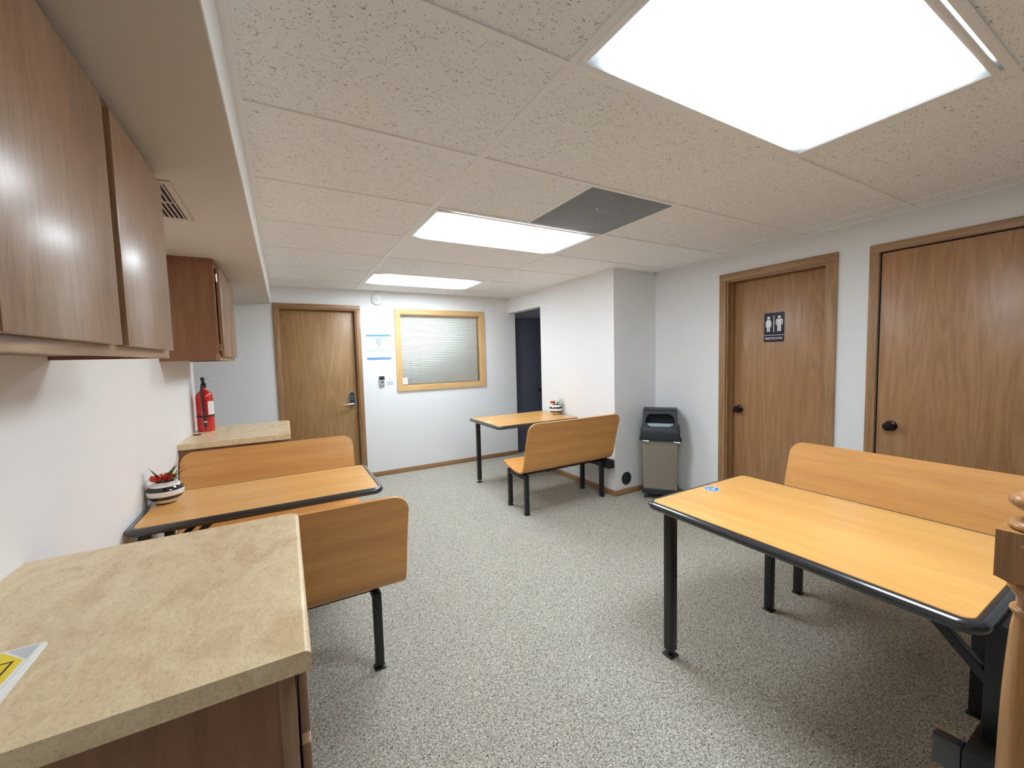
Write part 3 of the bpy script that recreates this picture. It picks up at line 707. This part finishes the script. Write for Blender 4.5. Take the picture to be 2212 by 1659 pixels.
def base_cab(y0, y1, label):
    o = empty('base_cabinet', (XL, y0, 0), label=label, cat='cabinet', group='oak base cabinets under stone-look counters')
    X = lambda x: x-XL; d = y1-y0; zt = 0.872
    b = MB(); b.box(0, X(-0.040), 0, 0.014, 0, zt); b.build('end_panel', M['cab_side'], o)
    b = MB(); b.box(0, X(-0.040), d-0.014, d, 0, zt); b.build('end_panel', M['cab_side'], o)
    b = MB(); b.box(0.001, X(-0.040), 0.014, d-0.014, 0.09, 0.106); b.box(0.0005, 0.008, 0.014, d-0.014, 0.106, zt-0.02); b.box(0.01, X(-0.10), 0.014, d-0.014, 0.0, 0.088)
    b.box(0.001, X(-0.04), 0.014, d-0.014, zt-0.016, zt)
    b.build('carcass', M['cab_side'], o)
    for a, e in ((-0.002, 0.045), (d/2-0.022, d/2+0.022), (d-0.045, d+0.002)): MB().box(X(-0.040), X(-0.014), a, e, 0.0, zt, 0.001).build('frame_stile', M['cab'], o)
    for a, e in ((0.045, d/2-0.022), (d/2+0.022, d-0.045)):
        for z0, z1 in ((zt-0.03, zt-0.0005), (0.70, 0.745), (0.07, 0.11)): MB().box(X(-0.040), X(-0.0142), a, e, z0, z1, 0.001).build('frame_rail', M['cab'], o)
    for a, e in ((0.012, d/2-0.012), (d/2+0.012, d-0.012)):
        MB().box(X(-0.010), X(0.006), a, e, 0.735, 0.858, 0.003).build('drawer', M['cab'], o)
        MB().box(X(-0.010), X(0.006), a, e, 0.100, 0.715, 0.003).build('door', M['cab'], o)
    return o
base_cab(0.800, 1.522, 'oak base cabinet under the near stone-look counter')
base_cab(3.332, 4.105, 'oak base cabinet under the far counter behind the booth')
def counter(y0, y1, label):
    z0, z1 = 0.874, 0.912; xe = 0.014; r_ = 0.012
    prof = [(XL+0.001, z0), (xe, z0), (xe, z1-0.010)]+[(xe-r_+r_*math.cos(R(a)), z1-0.010+0.010*math.sin(R(a))) for a in (25, 50, 75, 90)]+[(xe-0.03, z1), (XL+0.001, z1)]
    def ring(y): return [(x, y, z) for x, z in prof]
    def ringc(y, dx): return [((x if x < xe-0.031 else x-dx), y, z) for x, z in prof]
    m = MB(); m.loops([ring(y0), ring(y1-0.022)]+[ringc(y1-0.022+0.022*math.sin(R(a)), 0.022*(1-math.cos(R(a)))) for a in (30, 60, 80)])
    o = m.build('countertop', M['counter'], angle=30, loc=(XL, y0, z0)); tag(o, label, 'countertop', 'stone-look laminate countertops'); return o
counter(0.783, 1.548, 'near beige stone-look countertop with papers at the lower left')
counter(3.312, 4.118, 'far beige stone-look countertop holding the fire extinguisher')

# papers on the near counter
ZC = 0.912
for i, (dx, dy, rz) in enumerate(((0.0, -0.003, 0.02), (-0.003, 0.001, 0.0), (-0.007, 0.002, -0.008))):
    o = empty('paper_sheet', (-0.512+dx, 0.926+dy, ZC+0.0006+0.0022*i), rz,
              label=['white printed sheet at the bottom of the stack on the near counter', 'plain white sheet in the middle of the stack on the near counter',
                     'top sheet with yellow panel on the near counter'][i], cat='paper', group='sheets stacked on the near counter')
    m = MB(); m.box(-0.103, 0.103, -0.130, 0.130, 0, 0.0016); m.build('sheet', M['paper'], o)
    if i == 2:
        MB().prism([(-0.097, -0.124), (0.093, -0.124), (0.093, 0.083), (0.052, 0.124), (-0.097, 0.124)], 0.0016, 0.0019).build('yellow_panel', M['yellow'], o)
        MB().prism([(0.098, 0.082), (0.098, 0.126), (0.058, 0.126)], 0.0016, 0.0018).build('header_print', M['lilac'], o)
        m = MB(); Mx = Matrix.Identity(4)
        stroke(m, [(-0.085, 0.085), (0.080, 0.085), (0.080, -0.100)], 0.0028, 0.0019, 0.0022, Mx); m.build('black_outline', M['blackink'], o)
    elif i == 0:
        MB().box(0.095, 0.098, -0.12, 0.12, 0.0016, 0.0018).build('dark_margin', M['blackink'], o)

# ================================================================== BOOTH TABLES
def table(name, loc, rz, L, W, leg_side, label, post_off, inset=0.050, half=None, ebr=None, br=((0.01, 0.470), (0.245, 0.702)), blegs=(-0.30, 0.30)):
    """local +X = free end, -X = wall end. leg_side: 0 none, +-1 side of the single corner leg"""
    o = empty(name, loc, rz, label=label, cat='table', group='laminate booth tables with black bumpers')
    hx, hy = L/2, W/2; zt = 0.740
    m = MB()
    rings = []
    for off, z in ((-0.003, 0.712), (0, 0.714), (0, zt-0.0025), (-0.0015, zt)):
        rings.append([(x, y, z) for x, y in rrect(hx-0.026+off, hy-0.026+off, 0.030, 8)])
    m.loops(rings); m.build('tabletop', M['lam'], o)
    m = MB(); rings = []
    # rounded vinyl bumper
    prof = [(-0.030, 0.710), (-0.020, 0.706), (-0.010, 0.7065), (-0.004, 0.710), (-0.0008, 0.7165), (0, 0.723), (-0.0012, 0.7295), (-0.006, 0.7355), (-0.013, 0.739), (-0.0205, 0.7398), (-0.0258, 0.7385), (-0.0262, 0.730)]
    for off, z in prof: rings.append([(x, y, z) for x, y in rrect(hx+off, hy+off, 0.056+off, 10)])
    m.loops(rings, False, False); m.build('edge_bumper', M['vinyl'], o)
    # wall end pedestal: beam, two posts, two braces
    xb = -hx+inset; hb_ = half or (hy, hy)
    m = MB(); m.box(xb-0.030, xb+0.035, -hb_[0], hb_[1], 0.295, 0.380, 0.003); m.build('beam', M['blackmetal'], o)
    for sy in (-1, 1):
        p = MB(); y = sy*post_off; p.box(xb-0.020, xb+0.020, y-0.020, y+0.020, 0.380, 0.700, 0.002); p.build('post', M['blackmetal'], o)
        p = MB(); p.bar((xb+br[0][0], y, br[0][1]), (xb+br[1][0], y, br[1][1]), 0.026, 0.026); p.build('brace', M['blackmetal'], o)
    for sy in (-1, 1): MB().box(xb-0.035, hx-0.09, sy*post_off-0.03, sy*post_off+0.03, 0.700, 0.7115).build('support_rail', M['blackmetal'], o)
    MB().box(xb-0.035, xb+0.035, -post_off+0.03, post_off-0.03, 0.6985, 0.7115).build('cross_rail', M['blackmetal'], o)
    if ebr: MB().box(*ebr, 0.003).build('beam_end_bracket', M['vinyl'], o)
    for yl in blegs:
        lg_ = MB(); lg_.box(xb-0.018, xb+0.018, yl-0.018, yl+0.018, 0.012, 0.297, 0.002)
        lg_.lathe([(0.026, 0), (0.026, 0.006), (0.010, 0.012), (0.010, 0.02)], 18, c=(xb, yl, 0)); lg_.build('beam_leg', M['blackmetal'], o)
    if leg_side:
        y = leg_side*(hy-0.085); x = hx-0.085
        lg_ = MB(); lg_.box(x-0.021, x+0.021, y-0.021, y+0.021, 0.030, 0.708, 0.002); g = lg_.build('leg', M['blackmetal'], o)
        f = MB(); f.lathe([(0.008, 0.008), (0.008, 0.032)], 12, c=(x, y, 0)); f.box(x-0.027, x+0.027, y-0.027, y+0.027, 0.0, 0.009, 0.003); f.build('glide', M['blackmetal'], g)
    return o
t1 = table('booth_table', (-0.0935, 2.512, 0), 0, 1.063, 0.595, 0, 'booth table at the left wall between two benches', 0.20, half=(0.72, 0.72))
t2 = table('booth_table', (2.3095, 3.875, 0), R(180), 1.026, 0.750, -1, 'booth table by the dark passage with one bench', 0.285, half=(0.375, 0.920), blegs=(-0.222,))
t3 = table('booth_table', (1.816, 0.788, 0), R(90), 1.064, 0.772, 1, 'large near booth table at the right with one bench', 0.238, inset=0.004, half=(0.844, 0.341), blegs=(0.281,), br=((0.01, 0.535), (0.165, 0.702)), ebr=(-0.492, -0.438, 0.300, 0.341, 0.300, 0.382))

# ------------------------------------------------------------------ benches
PROF = [(-0.004, 0.855), (0.013, 0.803), (0.032, 0.745), (0.056, 0.665), (0.078, 0.580), (0.092, 0.515), (0.103, 0.470), (0.122, 0.430), (0.150, 0.406),
        (0.185, 0.397), (0.230, 0.396), (0.300, 0.404), (0.370, 0.418), (0.430, 0.433), (0.470, 0.443), (0.498, 0.444)]
def catmull(P, n):
    out = []
    for i in range(len(P)-1):
        p0 = P[max(i-1, 0)]; p1 = P[i]; p2 = P[i+1]; p3 = P[min(i+2, len(P)-1)]
        for k in range(n):
            t = k/n
            out.append(tuple(0.5*((2*b)+(-a+c)*t+(2*a-5*b+4*c-d)*t*t+(-a+3*b-3*c+d)*t**3) for a, b, c, d in zip(p0, p1, p2, p3)))
    out.append(P[-1]); return out
def bench_shell(L):
    """local: X along the length, Y = forward (0 at the top of the back), Z up"""
    P = [Vector((0, s, z)) for s, z in catmull(PROF, 4)]
    arc = [0]
    for a, b_ in zip(P, P[1:]): arc.append(arc[-1]+(b_-a).length)
    tot = arc[-1]; th = 0.0065; r_ = 0.075; rf = 0.05
    # denser samples near both ends for the round corners
    ts = sorted(set([r_*(1-math.cos(R(a))) for a in range(0, 91, 9)]+[tot-rf*(1-math.cos(R(a))) for a in range(0, 91, 9)]+[a for a in arc if r_ < a < tot-rf]))
    def at(t):
        t = min(max(t, 0), tot)
        for i in range(len(arc)-1):
            if arc[i+1] >= t-1e-9:
                f = (t-arc[i])/max(arc[i+1]-arc[i], 1e-9); p = P[i].lerp(P[i+1], f); d = (P[i+1]-P[i]).normalized(); return p, d
    def tan(t): return (at(min(t+0.01, tot))[0]-at(max(t-0.01, 0))[0]).normalized()
    ncol = 14; bm = bmesh.new(); up_, dn = [], []
    for t in ts:
        p = at(t)[0]; d = tan(t); nrm = Vector((0, -d.z, d.y))     # towards the sitter
        hw = L/2
        if t < r_: hw = L/2-r_+math.sqrt(max(0, r_*r_-(r_-t)**2))
        if tot-t < rf: hw = L/2-rf+math.sqrt(max(0, rf*rf-(rf-(tot-t))**2))
        up_.append([bm.verts.new((hw*(2*c/ncol-1), p.y+nrm.y*th, p.z+nrm.z*th)) for c in range(ncol+1)])
        dn.append([bm.verts.new((hw*(2*c/ncol-1), p.y-nrm.y*th, p.z-nrm.z*th)) for c in range(ncol+1)])
    n = len(ts)
    for i in range(n-1):
        for c in range(ncol):
            bm.faces.new((up_[i][c], up_[i][c+1], up_[i+1][c+1], up_[i+1][c])); bm.faces.new((dn[i][c+1], dn[i][c], dn[i+1][c], dn[i+1][c+1]))
        for c in (0, ncol): bm.faces.new((up_[i][c], up_[i+1][c], dn[i+1][c], dn[i][c]))
    for i in (0, n-1):
        for c in range(ncol): bm.faces.new((up_[i][c], up_[i][c+1], dn[i][c+1], dn[i][c]))
    bmesh.ops.recalc_face_normals(bm, faces=bm.faces)
    m = MB(); m.merge(bm); return m
def bench(loc, rz, L, ia, ib, label, skip=None):
    """ia, ib: inset of the leg pairs from the -X and +X ends"""
    o = empty('booth_bench', loc, rz, label=label, cat='bench', group='curved laminate booth benches on black legs')
    bench_shell(L).build('seat_shell', M['ply'], o, angle=50)
    xs = (-L/2+ia, L/2-ib)
    for x in xs:
        for y in (0.190, 0.492):
            if skip == (x > 0, y > 0.3): continue
            m = MB(); m.box(x-0.0185, x+0.0185, y-0.0185, y+0.0185, 0.016, 0.362, 0.002)
            g = m.build('leg', M['blackmetal'], o)
            f = MB(); f.lathe([(0.007, 0.006), (0.007, 0.018)], 10, c=(x, y, 0)); f.box(x-0.024, x+0.024, y-0.024, y+0.024, 0, 0.008, 0.003); f.build('glide', M['blackmetal'], g)
    for x in xs: MB().box(x-0.016, x+0.016, 0.2085, 0.400 if skip == (x > 0, True) else 0.4735, 0.318, 0.356, 0.002).build('side_rail', M['blackmetal'], o)
    for y in (0.232, 0.420): MB().box(xs[0]-0.016, xs[1]+0.016, y-0.018, y+0.018, 0.356, 0.388, 0.002).build('long_rail', M['blackmetal'], o)
    return o
b1n = bench((-0.090, 1.690, 0), 0, 1.044, 0.12, 0.12, 'near left bench seen from behind, partly hidden by the counter', (True, True))
b1f = bench((-0.097, 3.316, 0), R(180), 1.050, 0.12, 0.12, 'left wall bench in front of the far counter')
b2 = bench((2.276, 2.858, 0), 0, 1.036, 0.076, 0.076, 'bench near the trash bin with its back to the viewer')
b3 = bench((2.742, 0.800, 0), R(90), 1.044, 0.14, 0.14, 'right bench with tall back in front of the oak doors')

# wheelchair stickers
def sticker(loc, rz, label, disc, rim):
    o = empty('table_sticker', loc, rz, label=label, cat='sticker', group='round wheelchair stickers on table corners')
    MB().lathe([(0.036, 0), (0.036, 0.0005)], 36).build('sticker_disc', rim, o)
    MB().lathe([(0.033, 0.0005), (0.033, 0.0008)], 36).build('sticker_field', disc, o)
    m = MB(); I = Matrix.Identity(4)
    stroke(m, [(0.0, 0.020), (0.002, 0.002), (0.014, 0.0), (0.019, -0.014)], 0.0045, 0.0008, 0.0011, I)
    stroke(m, [(-0.004+0.014*math.cos(R(a)), -0.008+0.014*math.sin(R(a))) for a in range(100, 381, 20)], 0.0038, 0.0008, 0.0011, I)
    m.prism(circ(-0.001, 0.025, 0.0045), 0.0008, 0.0011, I); m.build('wheelchair_symbol', M['white'], o)
sticker((1.826, 1.240, 0.7402), R(-90), 'blue wheelchair sticker on the corner of the near right table', M['stkblue'], M['white'])
sticker((1.865, 3.866, 0.7402), R(-90), 'pale worn sticker on the edge of the table by the passage', M['lilac'], M['signwhite'])

# ================================================================== STRIPED POTS
def leafblade(m, base_, az, el, L, wd_, droop):
    az, el = R(az), R(el); pts = []; d = Vector((math.cos(az), math.sin(az), 0)); p = Vector(base_); e = el
    n = 7; side = Vector((-math.sin(az), math.cos(az), 0)); t = bmesh.new(); rows_ = []
    for k in range(n+1):
        f = k/n; ww = 1.55*wd_*(0.15+0.85*math.sin(math.pi*(0.14+0.78*f)))*(1-f**4) if k < n else 0.0003
        upv = Vector((-d.x*math.sin(e), -d.y*math.sin(e), math.cos(e)))
        rows_.append([t.verts.new(p-side*ww+upv*ww*0.4), t.verts.new(p+Vector((0, 0, -0.0006))), t.verts.new(p+side*ww+upv*ww*0.4), t.verts.new(p+upv*0.0012)])
        p = p+(d*math.cos(e)+Vector((0, 0, math.sin(e))))*L/n; e -= R(droop)/n
    for a, b_ in zip(rows_, rows_[1:]):
        for i in range(4):
            j_ = (i+1) % 4; t.faces.new((a[i], a[j_], b_[j_], b_[i]))
    t.faces.new(rows_[0][::-1]); t.faces.new(rows_[-1]); bmesh.ops.recalc_face_normals(t, faces=t.faces); m.merge(t)
def potted(loc, rz, label, leaves, fl_c, fl_r, seed, k=1.0):
    rnd = random.Random(seed)
    o = empty('potted_plant', loc, rz, label=label, cat='potted plant', group='striped pots with red flowers on booth tables')
    o.scale = (k, k, k)
    prof = [(0.0, 0.0), (0.036, 0.0), (0.040, 0.004), (0.052, 0.016), (0.066, 0.030), (0.0745, 0.046), (0.0770, 0.060), (0.0745, 0.075), (0.066, 0.091), (0.054, 0.103), (0.042, 0.111), (0.037, 0.1165), (0.034, 0.1165), (0.031, 0.112), (0.031, 0.095), (0.0, 0.094)]
    MB().lathe(catmull(prof, 3), 48, cap=False).build('pot', M['glaze'], o, angle=60)
    MB().lathe([(0.0, 0.098), (0.0305, 0.098), (0.0305, 0.104), (0.0, 0.108)], 24).build('filler', M['soil'], o)
    m = MB()
    for az, el, L, ww, dr in leaves: leafblade(m, (0.012*math.cos(R(az)), 0.012*math.sin(R(az)), 0.106), az, el, L, ww, dr)
    m.build('leaves', M['leaf'], o, angle=60)
    m = MB()
    for i in range(90):
        az = rnd.uniform(0, 2*math.pi); sp_ = rnd.uniform(0.35, 1.0)*fl_r; hh = rnd.uniform(0.014, 0.052)
        c0 = Vector(fl_c); d = Vector((math.cos(az), math.sin(az), 0)); pts = []
        for q in range(7):
            f = q/6
            pts.append(c0+d*sp_*(math.sin(f*2.4))*0.98+Vector((0, 0, -0.012+hh*(1.9*f-1.0*f*f*(1.2+0.6*sp_/fl_r)))))
        m.tube(pts, [0.0017, 0.0019, 0.0019, 0.0018, 0.0018, 0.002, 0.0014], 5)
    m.build('flower', M['petal'], o, angle=60)
    return o
potted((-0.553, 2.592, 0.7400), 0, 'striped pot with red flower on the left wall table',
       [(200, 66, 0.098, 0.0075, 12), (186, 56, 0.088, 0.0065, -12), (215, 34, 0.070, 0.005, 30), (330, 60, 0.112, 0.0095, 8), (312, 54, 0.105, 0.0085, 5), (342, 40, 0.118, 0.0075, 15),
        (322, 30, 0.100, 0.0075, 25), (0, 50, 0.105, 0.007, 10), (350, 68, 0.105, 0.007, 5), (345, 25, 0.08, 0.006, 40)], (-0.004, -0.012, 0.132), 0.062, 3, 0.98)
potted((2.752, 3.862, 0.7400), 0, 'striped pot with red flower on the table by the passage',
       [(az, el, L, 0.0035, dr) for az, el, L, dr in [(320, 75, 0.10, 5), (300, 50, 0.11, 10), (330, 30, 0.12, 25), (310, 15, 0.12, 40), (290, 25, 0.11, 55), (345, 55, 0.10, 20), (270, 45, 0.09, 35), (335, 5, 0.11, 50),
        (150, 75, 0.085, 10), (320, 45, 0.115, 10), (300, 5, 0.10, 60), (200, 65, 0.07, 20), (20, 60, 0.09, 20)]], (-0.030, 0.016, 0.140), 0.036, 5)

# ================================================================== FIRE EXTINGUISHER
fe = empty('fire_extinguisher', (-0.553, 3.885, ZC), label='red fire extinguisher with black hose standing on the far counter', cat='fire extinguisher')
MB().lathe([(0.0, 0.0), (0.052, 0.0), (0.0545, 0.004), (0.055, 0.012), (0.055, 0.262), (0.053, 0.280), (0.046, 0.296), (0.034, 0.308), (0.022, 0.318), (0.0155, 0.328), (0.0150, 0.346), (0.0, 0.346)], 48, cap=False).build('cylinder', M['red'], fe, angle=60)
m = MB(); m.lathe([(0.0175, 0.338), (0.0185, 0.342), (0.0185, 0.366), (0.012, 0.370), (0.012, 0.386), (0, 0.387)], 24)
m.box(-0.010, 0.016, -0.020, 0.006, 0.346, 0.366, 0.003); valve = m.build('valve', M['blackplastic'], fe)
m = MB(); m.box(-0.011, 0.011, -0.030, 0.045, 0.392, 0.401, 0.002); m.box(-0.011, 0.011, -0.040, -0.015, 0.398, 0.418, 0.003); m.box(-0.010, 0.010, -0.02, 0.05, 0.372, 0.380, 0.002); m.box(-0.008, 0.008, -0.022, 0.0, 0.372, 0.400, 0.002)
m.build('handle', M['blackplastic'], valve)
m = MB(); m.tube([(0.028+0.017*math.cos(R(a)), -0.01, 0.392+0.017*math.sin(R(a))) for a in range(150, 520, 20)], 0.0016, 6); m.build('pull_pin_ring', M['chrome'], valve)
hs = [(-0.002, -0.018, 0.356), (-0.004, -0.040, 0.352), (-0.005, -0.058, 0.330), (-0.004, -0.064, 0.290), (-0.001, -0.066, 0.220), (0.003, -0.067, 0.150), (0.006, -0.067, 0.105)]
m = MB(); m.tube(catmull(hs, 4), 0.0075, 12); hose = m.build('hose', M['blackplastic'], fe)
MB().tube([(0.006, -0.067, 0.106), (0.007, -0.067, 0.07), (0.008, -0.067, 0.036)], [0.0085, 0.009, 0.0085], 12).build('nozzle', M['blackplastic'], hose)
MB().tube([(0.006, -0.067, 0.084), (0.0065, -0.067, 0.074)], 0.0102, 14).build('white_clip', M['white'], hose)
m = MB(); m.lathe([(0.0562, 0.112), (0.0572, 0.113), (0.0572, 0.125), (0.0562, 0.126)], 40, cap=False); m.box(-0.014, 0.018, -0.072, -0.054, 0.112, 0.126, 0.002); m.build('strap', M['blackplastic'], fe)
m = MB(); t = bmesh.new(); ca = []; 
for a in range(-62, 31, 4): ca.append([t.verts.new((0.0556*math.cos(R(a)), 0.0556*math.sin(R(a)), z)) for z in (0.130, 0.232)])
for a, b_ in zip(ca, ca[1:]): t.faces.new((a[0], b_[0], b_[1], a[1]))
m.merge(t); lb = m.build('instruction_label', M['paper'], fe)
m = MB()
for i in range(8):
    t = bmesh.new(); ca = []
    for a in range(-56, 22-(i % 3)*6, 4): ca.append([t.verts.new((0.0559*math.cos(R(a)), 0.0559*math.sin(R(a)), z)) for z in (0.222-i*0.011, 0.2250-i*0.011)])
    for a, b_ in zip(ca, ca[1:]): t.faces.new((a[0], b_[0], b_[1], a[1]))
    m.merge(t)
m.build('label_print', M['palegrey'], lb)
gm = MB(); gm.lathe([(0.0, 0), (0.026, 0.0), (0.026, 0.003), (0.020, 0.004), (0.018, 0.0015), (0, 0.0015)], 28, cap=False)
gm.tube([(0.024*math.cos(R(a)), 0.024*math.sin(R(a)), 0.004) for a in range(-40, 60, 12)]+[(0.006, 0.03, 0.006)], 0.002, 6)
tag(gm.build('cable_grommet', M['blackplastic'], loc=None), 'small black cable grommet on the far counter beside the fire extinguisher', 'grommet').location = (-0.585, 3.700, ZC)

# ================================================================== TRASH BIN
bn = empty('trash_bin', (3.05, 2.745, 0), label='slim trash bin with black hooded lid and taupe ribbed body in the corner', cat='trash bin')
bn.matrix_world = Matrix(((0.627, 0.779, 0, 3.000), (-0.779, 0.627, 0, 2.785), (0, 0, 1, 0), (0, 0, 0, 1)))   # local x along the front, y to the back
W_, D_ = 0.338, 0.235
def tap(z, inset, r_=0.02, dy=0): return [(x, y, z) for x, y in rrect(W_/2-inset, D_/2-inset, r_, 5, W_/2, D_/2+dy)]
m = MB(); rings = [tap(0.105, 0.010)]
for i in range(15):
    z = 0.150+i*0.0265; ins = 0.010-0.006*i/15
    rings += [tap(z, ins), tap(z+0.005, ins+0.0011), tap(z+0.009, ins+0.0011), tap(z+0.014, ins)]
rings += [tap(0.580, 0.003), tap(0.588, 0.003)]
m.loops(rings); m.build('bin_body', M['binbody'], bn, angle=30)
m = MB(); m.loops([tap(0.052, 0.006), tap(0.055, 0.000), tap(0.100, 0.000), tap(0.108, 0.008)]); m.build('bin_base', M['binblack'], bn)
m = MB(); m.loops([tap(0.586, -0.006), tap(0.582, -0.010), tap(0.590, -0.0135), tap(0.700, -0.008), tap(0.708, -0.002), tap(0.709, 0.01)]); m.build('lid_collar', M['binblack'], bn)
for x in (-0.016, W_+0.016): MB().box(x-0.010, x+0.010, D_/2-0.03, D_/2+0.03, 0.562, 0.600, 0.003).build('lid_clip', M['binblack'], bn)
# hood with a slot in the sloping front
def hood():
    m = MB(); t = bmesh.new()
    # front plane from (y=0.002,z=0.705) to (y=0.035,z=0.868)
    def fp(u, v): return Vector((W_/2+u, 0.002+0.040*v, 0.706+0.158*v))
    outer = [(-0.162, 0), (0.162, 0), (0.159, 0.5), (0.156, 1), (-0.156, 1), (-0.159, 0.5)]
    ov = [t.verts.new(fp(u, v)) for u, v in outer]
    def stad(du=0, dv=0, back=0):
        pts = []
        for k in range(20):
            a = 2*math.pi*k/20; cx = 0.070 if math.cos(a) > 0 else -0.070
            pts.append((cx+(0.062+du)*math.cos(a), 0.445+(0.405+dv)*math.sin(a)))
        return pts
    iv = [t.verts.new(fp(u, v)) for u, v in stad()]
    bk = [t.verts.new(fp(u, v)+Vector((0, 0.012, -0.002))) for u, v in stad(-0.004, -0.02)]
    e1 = [t.edges.new((ov[i], ov[(i+1) % 6])) for i in range(6)]
    e2 = [t.edges.new((iv[i], iv[(i+1) % 20])) for i in range(20)]
    bmesh.ops.triangle_fill(t, edges=e1+e2, use_beauty=True)
    for i in range(20): j_ = (i+1) % 20; t.faces.new((iv[i], iv[j_], bk[j_], bk[i]))
    # shell: sides, top, back
    B = [t.verts.new((W_/2+u, D_-0.004, z)) for u, z in ((-0.162, 0.706), (0.162, 0.706), (0.156, 0.880), (-0.156, 0.880))]
    T = [t.verts.new((W_/2+u, 0.062, 0.880)) for u in (-0.154, 0.154)]
    t.faces.new((ov[4], T[0], T[1], ov[3])); t.faces.new((T[0], B[3], B[2], T[1])); t.faces.new((B[0], B[1], B[2], B[3]))
    t.faces.new((ov[0], ov[5], ov[4], T[0], B[3], B[0])); t.faces.new((ov[1], B[1], B[2], T[1], ov[3], ov[2]))
    m.merge(t); return m
hood().build('hood', M['binblack'], bn, angle=30)
MB().box(0.020, W_-0.020, 0.090, 0.094, 0.706, 0.872).build('slot_shadow_board', M['bincave'], bn)  # dark board added to stand for the shade behind the slot
m = MB(); m.box(0.030, W_-0.030, 0.022, 0.088, 0.709, 0.742, 0.003); m.build('liner_fold', M['linergrey'], bn)
for (cx, dz) in ((0.040, 0), (W_-0.020, -0.002)):
    m = MB(); t = bmesh.new(); pts = [(cx-0.032, -0.016, 0.586+dz), (cx+0.032, -0.017, 0.584+dz), (cx+0.026, -0.024, 0.574+dz), (cx-0.018, -0.021, 0.577+dz)]
    f_ = [t.verts.new(p) for p in pts]; g_ = [t.verts.new((p[0], p[1]+0.002, p[2])) for p in pts]
    t.faces.new(f_); t.faces.new(g_[::-1])
    for i in range(4): j_ = (i+1) % 4; t.faces.new((f_[i], f_[j_], g_[j_], g_[i]))
    m.merge(t); m.build('liner_edge', M['linerwhite'], bn)
for x in (0.030, W_-0.030):
    for y in (0.035, D_-0.035):
        m = MB(); m.lathe([(0.021, -0.008), (0.021, 0.008)], 20, c=(x, y, 0.021), mat=Matrix.Rotation(R(90), 4, 'Y')); cs = m.build('caster', M['blackplastic'], bn)
        f = MB(); f.box(x-0.013, x+0.013, y-0.012, y+0.012, 0.040, 0.053, 0.002); f.lathe([(0.012, -0.0105), (0.012, 0.0105)], 16, c=(x, y, 0.021), mat=Matrix.Rotation(R(90), 4, 'Y')); f.build('caster_hub', M['chrome'], cs)

# ================================================================== NEWEL POST
NX, NY = 1.100, 0.140
nw = empty('newel_post', (NX, NY, 0), label='turned oak newel post with round knob at the right edge', cat='post')
hb = 0.045
blk = MB(); t = bmesh.new()
bmesh.ops.create_cube(t, size=1); bmesh.ops.scale(t, vec=(2*hb, 2*hb, 0.083), verts=t.verts); bmesh.ops.translate(t, vec=(0, 0, 1.0645), verts=t.verts)
blk.merge(t); blk.lathe([(hb*1.40, 1.0235), (0.046, 1.014), (0.040, 1.010)], 4, mat=Matrix.Rotation(R(45), 4, 'Z')); blk.build('block', M['newel'], nw)
MB().lathe([(0.0, 1.105), (0.034, 1.105), (0.039, 1.109), (0.040, 1.113), (0.036, 1.118), (0.026, 1.121), (0.022, 1.126), (0.020, 1.132), (0.023, 1.138), (0.033, 1.143), (0.040, 1.150), (0.0405, 1.157), (0.036, 1.166), (0.026, 1.173), (0.012, 1.177), (0, 1.178)], 40, cap=False).build('finial', M['newel'], nw, angle=60)
MB().lathe(catmull([(0.034, 1.012), (0.0365, 1.006), (0.036, 1.000), (0.031, 0.993), (0.026, 0.984), (0.0255, 0.974), (0.027, 0.968), (0.031, 0.966), (0.0325, 0.961), (0.030, 0.956), (0.0275, 0.952), (0.030, 0.93), (0.033, 0.88), (0.036, 0.80), (0.0375, 0.70), (0.038, 0.60), (0.035, 0.52), (0.028, 0.45), (0.027, 0.43), (0.036, 0.42), (0.038, 0.41), (0.034, 0.40)], 3), 40).build('turned_shaft', M['newel'], nw, angle=60)
MB().box(-hb, hb, -hb, hb, 0.0, 0.402, 0.003).build('lower_block', M['newel'], nw)
MB().lathe([(0.008, 0.0), (0.008, 0.002), (0.0, 0.006)], 16, c=(-hb, 0.010, 1.082), mat=Matrix.Rotation(R(-90), 4, 'Y')).build('screw_plug', M['newel'], nw)
